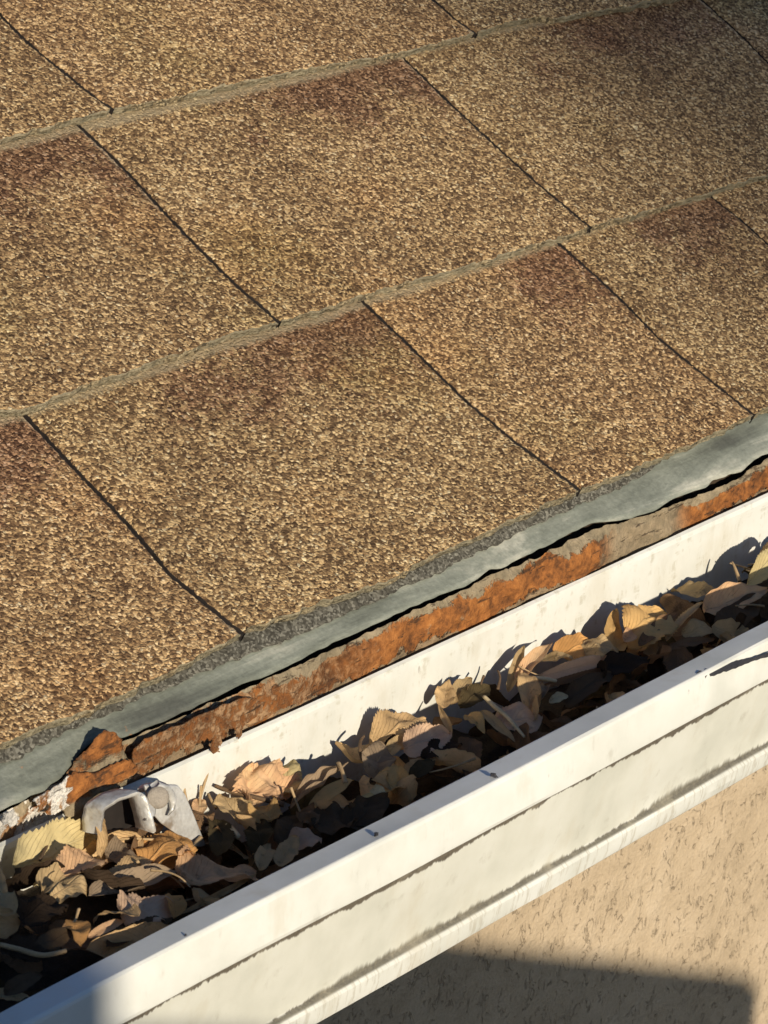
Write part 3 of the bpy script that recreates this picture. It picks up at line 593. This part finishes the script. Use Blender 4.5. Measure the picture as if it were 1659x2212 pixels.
def leaf(B, T, E, key, label, fold=.15, curl=.06, roll=0.0, serr=1.0, stem=None, group=None, seed=None, name='dry_leaf', bend=0.0):
    seed = seed or int(abs(B[0]) * 1e6) % 9999
    L = T - B; ln = np.linalg.norm(L); L = L / ln; H = E - (B + T) / 2; H = H - L * (H @ L); W = np.linalg.norm(H); Wd = H / W
    nn = np.cross(L, Wd); toc = CAM - B
    if nn @ toc < 0: nn = -nn
    V, F, uv = leaf_geo(L, Wd, nn, ln, W, fold, curl, roll, serr, seed, bend=bend)
    o = mesh_obj(name, V, F, LV[key], None, tuple(B), uv=uv); tag(o, label, 'leaf', group or 'dry leaves heaped in the gutter')
    if stem:
        s0 = -L * .0; q = np.random.default_rng(seed).normal(0, .0012, 3)
        v, f = tube([s0 + L * ln * .03, -L * stem * .4 + q * .5 + nn * stem * .15, -L * stem + q + nn * stem * .45], [.00055, .00045, .0007], 6); mesh_obj('stem', v, f, M['stem'], o)
    return o
# b, t, e in photo pixels with heights (mm) above the heap; colour; options; what it looks like
D = dict
LS = [
 ((33, 2822), (285, 2712), (165, 2652), (3, 3, 14), 'yellow', D(fold=.05, curl=.05), 'large yellow-green toothed leaf at the far left below the rust flakes'),
 ((320, 2732), (462, 2690), (412, 2742), (8, 8, 4), 'peach', D(fold=.2, curl=.04), 'pinkish toothed leaf tucked inside the metal hanger'),
 ((430, 2785), (562, 2612), (520, 2722), (12, 24, 16), 'brown', D(fold=.9, curl=.0, serr=.3), 'dark brown folded leaf leaning across the metal hanger'),
 ((470, 2822), (606, 2758), (542, 2704), (4, 6, 12), 'orange', D(fold=.25, curl=.12, stem=.011), 'orange-tan leaf just below the screw of the metal hanger'),
 ((494, 2828), (598, 2775), (552, 2834), (6, 8, 4), 'grey', D(fold=.3, curl=-.08, serr=.2), 'grey-tan curled leaf tucked under the orange-tan leaf by the hanger'),
 ((190, 2862), (344, 2796), (302, 2866), (5, 10, 6), 'peach', D(fold=.15, curl=.10, roll=.5), 'peach striped leaf curling over below the big yellow-green leaf'),
 ((340, 2800), (297, 2618), (311, 2706), (8, 30, 22), 'tan', D(fold=.2, curl=-.12, serr=.0, roll=.8), 'narrow pale tan leaf standing on edge left of the metal hanger'),
 ((138, 2902), (272, 2878), (212, 2940), (4, 8, 4), 'khaki', D(fold=.2, curl=.05, serr=.2), 'khaki leaf lying below the peach striped leaf at lower left'),
 ((288, 2915), (570, 2842), (395, 2925), (6, 8, 2), 'grey', D(fold=.5, curl=-.04, roll=.6, serr=.4), 'long grey-brown folded leaf across the middle of the left heap'),
 ((578, 2872), (841, 2834), (700, 2783), (3, 4, 8), 'peach', D(fold=.2, curl=.05), 'broad peach toothed leaf with deep veins near the lip, left part'),
 ((591, 2972), (838, 2842), (730, 2886), (3, 3, 8), 'khaki', D(fold=.2, curl=.04, serr=.4), 'khaki leaf right under the broad peach leaf against the lip'),
 ((570, 2980), (551, 2912), (590, 2944), (10, 14, 10), 'orange', D(fold=.35, curl=.1, serr=0), 'small bright orange leaf scrap standing near the lip'),
 ((388, 2992), (562, 2966), (477, 2922), (3, 5, 10), 'pink', D(fold=.2, curl=.08), 'dusty pink toothed leaf close to the lip, lower left'),
 ((285, 3054), (404, 3000), (335, 3012), (3, 5, 8), 'peach', D(fold=.3, curl=.05, serr=.2), 'thin peach leaf sliver below the dusty pink leaf'),
 ((347, 3074), (566, 2988), (440, 3000), (1, 1, 6), 'slate', D(fold=.1, curl=.03), 'dull grey-brown toothed leaf along the lip, lower left'),
 ((238, 3005), (262, 3086), (284, 3040), (10, 6, 8), 'orange', D(fold=.3, curl=.15, serr=0, stem=.007), 'small round orange-brown leaf in the dark lower left corner'),
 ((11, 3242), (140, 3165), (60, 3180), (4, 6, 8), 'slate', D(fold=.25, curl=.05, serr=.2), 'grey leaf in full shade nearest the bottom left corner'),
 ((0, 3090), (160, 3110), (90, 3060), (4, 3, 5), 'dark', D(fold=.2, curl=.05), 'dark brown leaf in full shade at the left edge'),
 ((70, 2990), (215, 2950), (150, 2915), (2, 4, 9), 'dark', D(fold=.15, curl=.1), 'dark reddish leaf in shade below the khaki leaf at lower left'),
 ((110, 3100), (235, 3030), (150, 3040), (3, 6, 9), 'slate', D(fold=.15, curl=.1, serr=.2), 'dull grey-brown folded leaf left of the small round orange-brown leaf'),
 ((347, 2792), (475, 2778), (400, 2822), (6, 8, 2), 'grey', D(fold=.2, curl=.08, serr=.2), 'grey-brown leaf between the hanger and the long folded leaf'),
 ((340, 2880), (500, 2800), (430, 2800), (2, 6, 8), 'tan', D(fold=.2, curl=.08), 'tan leaf mostly hidden behind the long grey-brown folded leaf'),
 ((906, 2612), (810, 2494), (950, 2520), (4, 16, 12), 'peach', D(fold=.1, curl=.05), 'pointed peach leaf leaning up against the white gutter back'),
 ((905, 2590), (955, 2482), (978, 2560), (3, 18, 10), 'yellow', D(fold=.12, curl=.05, serr=.5), 'rounded yellow leaf leaning on the gutter back beside the pointed peach leaf'),
 ((782, 2690), (722, 2594), (697, 2652), (5, 14, 10), 'khaki', D(fold=.2, curl=.1, serr=.4), 'yellowish khaki leaf left of the thin brown twig'),
 ((881, 2685), (827, 2619), (812, 2680), (6, 14, 8), 'gold', D(fold=.3, curl=.1, serr=.6), 'ragged golden leaf piece under the thin brown twig'),
 ((617, 2646), (662, 2715), (672, 2662), (14, 6, 10), 'brown', D(fold=.15, curl=.2, serr=0, stem=.016), 'small round brown leaf just right of the metal hanger'),
 ((652, 2600), (640, 2668), (672, 2632), (16, 8, 12), 'peach', D(fold=.3, curl=.05, serr=0, stem=.012), 'tiny peach leaf standing behind the small round brown leaf'),
 ((720, 2788), (706, 2668), (664, 2731), (2, 5, 4), 'olive', D(fold=.2, curl=.1), 'dark olive leaf between the round brown leaf and the khaki leaf'),
 ((842, 2775), (845, 2682), (788, 2712), (2, 6, 4), 'olive', D(fold=.15, curl=.1), 'broad dark olive leaf below the ragged golden piece'),
 ((921, 2748), (964, 2652), (985, 2712), (2, 6, 3), 'slate', D(fold=.2, curl=.05, serr=.2), 'dull grey-brown leaf below the pointed peach leaf'),
 ((843, 2832), (877, 2746), (890, 2795), (5, 9, 6), 'tan', D(fold=.15, curl=.04, serr=.2), 'upright squarish tan leaf piece at the lip, left of two'),
 ((906, 2822), (966, 2734), (912, 2756), (4, 8, 8), 'tan', D(fold=.25, curl=.06, serr=.5), 'upright squarish tan leaf piece at the lip, right of two'),
 ((936, 2748), (1052, 2722), (983, 2706), (3, 4, 6), 'pink', D(fold=.2, curl=.05, serr=.3), 'pink-tan leaf lying flat against the lip at centre left'),
 ((945, 2625), (1138, 2468), (1020, 2512), (4, 18, 14), 'grey', D(fold=.0, curl=.02, roll=2.3, serr=.2), 'long brown leaf rolled into a tube against the gutter back'),
 ((1008, 2634), (1150, 2542), (1052, 2578), (3, 12, 9), 'gold', D(fold=.2, curl=.08, serr=.3, stem=None), 'slender golden tan leaf in front of the rolled tube leaf'),
 ((975, 2640), (1028, 2688), (1030, 2645), (10, 3, 7), 'brown', D(fold=.2, curl=.12, serr=0, stem=.009), 'small grey-brown leaf with an upright stem below the rolled tube leaf'),
 ((1026, 2700), (1158, 2655), (1080, 2632), (2, 2, 5), 'slate', D(fold=.1, curl=.08, serr=.2), 'dark grey-brown leaf lying below the slender golden leaf'),
 ((1120, 2700), (1255, 2618), (1165, 2615), (2, 3, 6), 'slate', D(fold=.15, curl=.06, serr=0), 'smooth grey-brown leaf by the lip under the yellow-green leaf'),
 ((1218, 2422), (1380, 2352), (1282, 2312), (4, 10, 20), 'tan', D(fold=.25, curl=.14), 'large arched tan leaf high against the gutter back at centre'),
 ((1235, 2450), (1375, 2368), (1320, 2385), (3, 6, 6), 'dark', D(fold=.2, curl=.1), 'dark leaf added as the shade under the large arched tan leaf'),  # dark leaf drawn where the arched leaf only shades itself
 ((1256, 2462), (1316, 2402), (1272, 2412), (6, 12, 12), 'khaki', D(fold=.2, curl=.05, serr=.2), 'small khaki leaf below the large arched tan leaf'),
 ((1312, 2450), (1466, 2380), (1385, 2354), (8, 8, 18), 'pink', D(fold=.25, curl=.06), 'pinkish toothed leaf with a ribbed face, centre of the gutter'),
 ((1225, 2530), (1242, 2418), (1290, 2500), (5, 16, 7), 'grey', D(fold=.2, curl=.05, serr=.1), 'grey-tan triangular leaf pointing straight up at centre'),
 ((1222, 2560), (1354, 2560), (1290, 2512), (5, 5, 12), 'gold', D(fold=.05, curl=.15, roll=.7, serr=.2), 'rounded golden cupped leaf near the lip at centre'),
 ((1150, 2620), (1253, 2600), (1200, 2590), (6, 7, 10), 'yellow', D(fold=.2, curl=.05, serr=0, stem=.009), 'narrow yellow-green leaf left of the rounded golden leaf'),
 ((1202, 2584), (1258, 2584), (1238, 2562), (11, 11, 15), 'straw_y', D(fold=.3, curl=.1, serr=.6), 'bright cream leaf crumb on the narrow yellow-green leaf'),
 ((1440, 2312), (1458, 2222), (1482, 2275), (6, 20, 12), 'tan', D(fold=.5, curl=.05, serr=.2), 'tan leaf folded to a point below the olive leaf, right of centre'),
 ((1470, 2290), (1530, 2208), (1480, 2225), (6, 18, 16), 'khaki', D(fold=.1, curl=.1, roll=.8), 'olive-khaki curled leaf rising against the gutter back right of centre'),
 ((1472, 2388), (1427, 2292), (1460, 2335), (6, 14, 12), 'tan', D(fold=.6, curl=.03, serr=.1), 'narrow tan leaf rib crossing below the olive-khaki leaf'),
 ((1500, 2300), (1590, 2240), (1520, 2240), (4, 8, 12), 'olive', D(fold=.3, curl=.1), 'dark olive crumpled leaf right of the olive-khaki curled leaf'),
 ((1610, 2362), (1764, 2335), (1660, 2302), (3, 3, 10), 'pink', D(fold=.05, curl=.03, serr=.3), 'half-round smooth peach leaf under the long pale straw'),
 ((1566, 2312), (1676, 2420), (1636, 2358), (12, 3, 9), 'khaki', D(fold=.5, curl=.0, serr=0), 'long thin grey-green leaf strip left of the half-round peach leaf'),
 ((1520, 2332), (1578, 2382), (1566, 2340), (9, 6, 10), 'gold', D(fold=.5, curl=.1, serr=.5), 'twisted golden scrap left of the grey-green strip'),
 ((1652, 2256), (1706, 2098), (1697, 2185), (4, 26, 14), 'khaki', D(fold=.8, curl=-.03, serr=0), 'tall thin khaki leaf standing upright against the gutter back'),
 ((1681, 2236), (1798, 2095), (1760, 2185), (5, 22, 12), 'peach', D(fold=.3, curl=.06, roll=.9, serr=.2), 'long peach leaf sweeping up to the right from the half-round leaf'),
 ((1808, 2130), (1948, 2096), (1870, 2068), (6, 8, 16), 'orange', D(fold=.2, curl=.08, serr=.2), 'orange-brown leaf left of the tall golden leaf, right part'),
 ((1897, 2134), (2016, 2108), (1950, 2085), (6, 10, 12), 'khaki', D(fold=.1, curl=.12, serr=.0), 'grey-green leaf joined behind the orange-brown leaf'),
 ((1753, 2206), (2004, 2136), (1870, 2146), (4, 6, 13), 'pink', D(fold=.2, curl=.06, serr=.6), 'long dusty pink-grey leaf lying below the orange-brown leaf'),
 ((1760, 2235), (2000, 2170), (1890, 2185), (2, 3, 7), 'brown', D(fold=.15, curl=.08), 'brown toothed leaf in half shade under the long dusty pink leaf'),
 ((1732, 2318), (1700, 2198), (1682, 2268), (4, 16, 10), 'tan', D(fold=.4, curl=.06, serr=.0), 'folded tan leaf standing between the peach leaf and its shade'),
 ((1740, 2290), (1782, 2230), (1790, 2268), (4, 8, 4), 'grey', D(fold=.1, curl=.05, roll=1.5, serr=0), 'small grey cup-shaped leaf right of the folded tan leaf'),
 ((2016, 2112), (2000, 1985), (1978, 2060), (8, 24, 18), 'gold', D(fold=.2, curl=-.1, serr=.2), 'pale golden curled leaf edge at the left of the tall golden leaf'),
 ((2035, 2075), (2192, 1986), (2085, 1944), (10, 16, 30), 'gold', D(fold=.12, curl=.05), 'tall golden tan leaf with a small hole, right part of the gutter'),
 ((2030, 2090), (2072, 2040), (2068, 2082), (9, 12, 6), 'peach', D(fold=.2, curl=.1, serr=0), 'small peach leaf lobe below the tall golden leaf'),
 ((2167, 2084), (2290, 1966), (2240, 2040), (6, 20, 12), 'tan', D(fold=.1, curl=.05, roll=1.1, serr=1.5), 'tan split-ended leaf like spread fingers, right part'),
 ((2080, 2100), (2200, 2000), (2120, 2035), (6, 14, 14), 'brown', D(fold=.2, curl=.05, serr=.2), 'brown folded leaf between the tall golden and the split-ended leaf'),
 ((2295, 1994), (2494, 1921), (2405, 1902), (6, 14, 20), 'peach', D(fold=.4, curl=.03, serr=0), 'smooth peach leaf with rounded tip near the right edge'),
 ((2428, 1902), (2560, 1768), (2452, 1808), (8, 22, 26), 'yellow', D(fold=.1, curl=.08, roll=.8), 'yellow toothed leaf curling at the right edge of the picture'),
 ((2216, 2068), (2352, 2056), (2280, 2036), (2, 3, 7), 'khaki', D(fold=.15, curl=.1, serr=0), 'grey-green shaded leaf below the split-ended leaf'),
 ((2330, 2060), (2470, 1960), (2375, 1970), (2, 5, 10), 'slate', D(fold=.15, curl=.06, serr=0), 'dark grey-brown leaf under the smooth peach leaf near the right edge'),
 ((2180, 2110), (2330, 2080), (2245, 2080), (1, 2, 5), 'brown', D(fold=.2, curl=.08, serr=.3), 'brown leaf close to the lip below the grey-green shaded leaf'),
 ((1840, 2290), (1990, 2200), (1900, 2215), (1, 3, 6), 'slate', D(fold=.2, curl=.1, serr=.3), 'dark leaf close to the lip below the long dusty pink leaf'),
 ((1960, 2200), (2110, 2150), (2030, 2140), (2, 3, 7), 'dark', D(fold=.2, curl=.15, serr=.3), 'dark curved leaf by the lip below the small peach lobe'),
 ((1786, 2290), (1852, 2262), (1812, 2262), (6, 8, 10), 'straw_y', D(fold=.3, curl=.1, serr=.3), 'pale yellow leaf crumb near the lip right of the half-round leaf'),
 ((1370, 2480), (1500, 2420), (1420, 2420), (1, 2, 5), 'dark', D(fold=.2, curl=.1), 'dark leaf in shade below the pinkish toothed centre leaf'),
 ((1330, 2540), (1410, 2478), (1350, 2490), (2, 4, 7), 'olive', D(fold=.3, curl=.1, serr=.2), 'dark olive leaf right of the rounded golden leaf'),
]
LV['straw_y'] = mat_leaf('leaf_cream', (.72, .60, .34), (.8, .7, .45), tr=.2)
for n, (b, t, e, hh, key, kw, lab) in enumerate(LS):
    leaf(pt(*b, hh[0] / 1000), pt(*t, hh[1] / 1000), pt(*e, hh[2] / 1000), key, lab, seed=100 + n, **kw)

# thin stems, straw and twig that lie loose
def loose(name, pts, rad, mat, lab, cat):
    P = [pt(u, v, h / 1000) for u, v, h in pts]; B = P[0]; v, f = tube([p - B for p in P], rad, 7)
    return tag(mesh_obj(name, v, f, M[mat], None, tuple(B)), lab, cat, 'stems and twigs among the leaves')
loose('twig', [(700, 2557, 17), (745, 2575, 17), (800, 2588, 16), (860, 2603, 13), (925, 2620, 9)], [.0007, .0010, .0009, .0012], 'twig', 'thin brown knobbly twig lying across the leaves left of centre', 'twig')
loose('straw', [(1576, 2268, 19), (1610, 2300, 16), (1645, 2328, 13), (1676, 2362, 11), (1708, 2400, 5)], [.0009, .0011, .0009, .0006], 'straw', 'long pale straw across the half-round peach leaf', 'straw')
loose('straw', [(740, 2688, 10), (757, 2704, 10), (777, 2726, 9)], [.0013, .0014, .0011], 'straw', 'short pale straw piece below the yellowish khaki leaf', 'straw')
loose('straw', [(680, 2665, 10), (682, 2680, 10), (676, 2706, 9)], [.0014, .0016, .0011], 'straw', 'stubby pale straw piece right of the small round brown leaf', 'straw')
loose('straw', [(1742, 2207, 14), (1775, 2211, 13), (1812, 2218, 11)], [.0009, .0010, .0008], 'straw', 'short pale straw lying below the long dusty pink leaf', 'straw')
loose('leaf_stem', [(605, 2762, 9), (628, 2756, 10), (640, 2742, 11), (653, 2728, 12)], [.0008, .0007, .0011], 'stem', 'bent tan stem poking out right below the metal hanger', 'stem')
loose('leaf_stem', [(1102, 2484, 24), (1115, 2515, 22), (1124, 2550, 16)], [.0009, .0008, .0012], 'stem', 'orange-tan stem hanging in front of the rolled tube leaf', 'stem')
loose('leaf_stem', [(678, 2585, 18), (688, 2605, 17), (704, 2632, 12)], [.0006, .0006, .0007], 'stem', 'thin pale stem leaning right of the metal hanger', 'stem')
loose('leaf_stem', [(655, 2558, 22), (652, 2590, 18), (648, 2640, 10)], [.0005, .0005, .0006], 'stem', 'thin upright stem of a pair right of the metal hanger', 'stem')
loose('leaf_stem', [(1185, 2396, 26), (1174, 2412, 24), (1172, 2440, 20), (1180, 2475, 10)], [.0006, .0007, .0009, .0008], 'twig', 'dark hooked strip drawn as a shadow left of the large arched tan leaf', 'stem')  # dark strip stands in for the cast shadow of a leaf
loose('leaf_stem', [(1620, 2182, 26), (1628, 2205, 22), (1620, 2245, 12)], [.0004, .0005, .0008], 'twig', 'fine curved dark stem standing left of the tall khaki leaf', 'stem')
loose('leaf_stem', [(1575, 2200, 22), (1568, 2218, 18), (1562, 2245, 10)], [.0006, .0005, .0006], 'twig', 'short brown stem tip left of the fine curved stem', 'stem')
loose('leaf_stem', [(2384, 1829, 26), (2394, 1852, 22), (2408, 1892, 12)], [.0004, .0007, .0010], 'stem', 'forked pale stem rising left of the yellow leaf at the right edge', 'stem')
loose('leaf_stem', [(130, 2800, 18), (165, 2740, 19), (232, 2728, 19)], [.0006, .0007, .0005], 'twig', 'dark bent strip drawn as a stem shadow on the large yellow-green leaf', 'stem')  # shadow of a stem on the leaf, built as a dark strip
loose('leaf_stem', [(0, 3075, 8), (60, 3090, 8), (140, 3110, 7), (215, 3095, 6)], [.0009, .0010, .0008], 'stem', 'long tan stem in the deep shade at the left edge', 'stem')

# filler leaves below and between, built once per kind and copied
kinds = []
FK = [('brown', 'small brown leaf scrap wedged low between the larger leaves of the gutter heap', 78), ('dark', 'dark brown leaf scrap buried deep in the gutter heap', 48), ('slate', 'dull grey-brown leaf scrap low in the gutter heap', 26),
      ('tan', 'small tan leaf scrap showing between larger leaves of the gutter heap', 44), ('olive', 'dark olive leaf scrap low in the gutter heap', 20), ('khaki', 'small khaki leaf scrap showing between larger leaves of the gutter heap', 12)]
R = np.random.default_rng(99)
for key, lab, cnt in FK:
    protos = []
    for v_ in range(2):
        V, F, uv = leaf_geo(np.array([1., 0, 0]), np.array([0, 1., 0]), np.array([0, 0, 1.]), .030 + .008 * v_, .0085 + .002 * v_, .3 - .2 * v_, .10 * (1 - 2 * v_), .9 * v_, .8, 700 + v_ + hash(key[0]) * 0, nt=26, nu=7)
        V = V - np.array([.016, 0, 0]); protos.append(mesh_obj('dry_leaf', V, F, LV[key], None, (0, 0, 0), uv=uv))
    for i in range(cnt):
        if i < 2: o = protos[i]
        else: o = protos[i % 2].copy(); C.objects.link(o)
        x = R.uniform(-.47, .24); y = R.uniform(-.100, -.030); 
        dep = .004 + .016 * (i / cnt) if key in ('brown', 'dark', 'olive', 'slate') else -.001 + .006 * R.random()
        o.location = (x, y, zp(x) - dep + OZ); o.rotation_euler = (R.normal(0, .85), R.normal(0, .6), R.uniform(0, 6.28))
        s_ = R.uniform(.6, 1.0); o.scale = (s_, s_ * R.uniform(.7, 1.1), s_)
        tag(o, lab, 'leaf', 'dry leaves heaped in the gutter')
RS = np.random.default_rng(321)
v0_, f0_ = tube([(-.011, 0, 0), (-.003, .0012, .0008), (.005, .0006, .001), (.012, -.002, .0002)], [.0008, .0005, .00045, .0004], 6)
p0 = mesh_obj('leaf_stem', v0_, f0_, M['stem'], None, (0, 0, 0))
for i in range(26):
    o = p0 if i == 0 else p0.copy()
    if i: C.objects.link(o)
    x = RS.uniform(-.42, .22); y = RS.uniform(-.098, -.026)
    o.location = (x, y, zp(x) + RS.uniform(-.004, .006) + OZ); o.rotation_euler = (RS.uniform(-.5, .5), RS.normal(0, .55), RS.uniform(0, 6.28)); s_ = RS.uniform(.5, 1.25); o.scale = (s_, s_, s_)
    tag(o, 'thin loose tan leaf stalk lying in the gutter heap', 'stem', 'stems and twigs among the leaves')
# leaf mould bed that fills the trough under the leaves
lx = np.arange(-1.3, 1.5, .005); ly = np.linspace(-.112, -.0165, 24); X, Yy = np.meshgrid(lx, ly, indexing='ij')
Zz = np.array([zp(x) for x in lx])[:, None] - .022 + .005 * vnoise2(X, Yy, 77, .018) + .002 * vnoise2(X, Yy, 78, .006)
V, F = grid(np.stack([X, Yy, Zz], -1)); tag(mesh_obj('leaf_litter', V, F, M['litter']), 'dark crumbled leaf mould under the loose leaves', 'leaf litter', kind='stuff')

# ------------------------------------------------------------------ added unseen blockers, shaped to throw the wanted shadows
dn = np.array(SUN)
def back_to(P, y): P = np.array(P); return P + dn * (y - P[1]) / dn[1]
c1 = back_to((.580, .2, -.574), -1.55); slope = -.5
cB = back_to((-.388, -.14, -.02), -1.55)
nb_ = tag(empty('added_blocker', (0, -1.55, -3)), 'added unseen gable wall, shaped to cast shadows, with chimney facing the gutter', 'house')
gx0, gz0 = c1[0], c1[2]
out = [(-5, -3), (gx0, -3), (gx0, gz0), (cB[0], gz0 + slope * (cB[0] - gx0)), (-3.2, gz0 + .5 * (gx0 - -3.2)), (-5, gz0 + .3)]
out = [(x, z + 3) for x, z in out]
v, f = prism_y(out, 0, -.05); mesh_obj('wall', v, f, M['blocker_wall'], nb_, smooth=False)
cx_ = cB[0] - .225
v, f = box_arr(cx_ - .9, cx_, -.5, .003, gz0 - .3 + 3, 6.2); ch = mesh_obj('blocker', v, f, M['blocker_wall'], nb_, smooth=False)
v, f = box_arr(cx_ - .96, cx_ + .05, -.56, .06, 6.203, 6.3); mesh_obj('blocker_cap', v, f, M['blocker_tile'], ch, smooth=False)

# added unseen tree, its crown shaped to dim the upper right of the roof
rv = np.cross(dn, [0, 0, 1]); rv /= np.linalg.norm(rv); uv_ = np.cross(rv, dn)
def sunpt(a, b, y): p = rv * a + uv_ * b; return p + dn * (y - p[1]) / dn[1]
lobes = [(.80, .93, 1.0), (2.3, 1.6, 1.3), (1.9, 3.0, 1.5), (3.4, 3.1, 1.4), (.9, 2.6, .8)]
q = sunpt(2.2, 1.8, -17.0); base = np.array([q[0], q[1], -3.0])
tree = tag(empty('added_shade_tree', tuple(base)), 'added unseen tree with a leafy crown shaped to dim the roof', 'tree')
RT = np.random.default_rng(3); V = []; F = []
for a, b, rad in lobes:
    c = sunpt(a, b, -17.0) - base
    for k in range(int(1500 * rad ** 2)):
        d = RT.normal(0, 1, 3); d /= np.linalg.norm(d); p = c + d * rad * RT.uniform(.3, 1) ** .45
        e1 = RT.normal(0, 1, 3); e1 /= np.linalg.norm(e1); e2 = np.cross(e1, RT.normal(0, 1, 3)); e2 /= np.linalg.norm(e2); z_ = RT.uniform(.06, .11); n = len(V)
        V += [p - e1 * z_, p + e2 * z_ * .5, p + e1 * z_, p - e2 * z_ * .5]; F.append((n, n + 1, n + 2, n + 3))
mesh_obj('crown', np.array(V), F, simple('shade_tree_foliage', (.06, .09, .03)), tree, smooth=False)
tp = sunpt(2.2, 1.8, -17.0) - base
v, f = tube([(0, 0, 0), (.05, .02, tp[2] * .45), (-.03, 0, tp[2] * .8), (0, 0, tp[2] + .6)], [.22, .17, .12, .05], 12)
for a, b, rad in lobes:
    c = sunpt(a, b, -17.0) - base; v2, f2 = tube([(0, 0, tp[2] * .72), tuple(c * .5 + np.array([0, 0, tp[2] * .4])), tuple(c)], [.1, .07, .02], 8); n = len(v); v = list(v) + list(v2); f = f + [tuple(i + n for i in q_) for q_ in f2]
mesh_obj('trunk', v, f, M['wood'], tree)
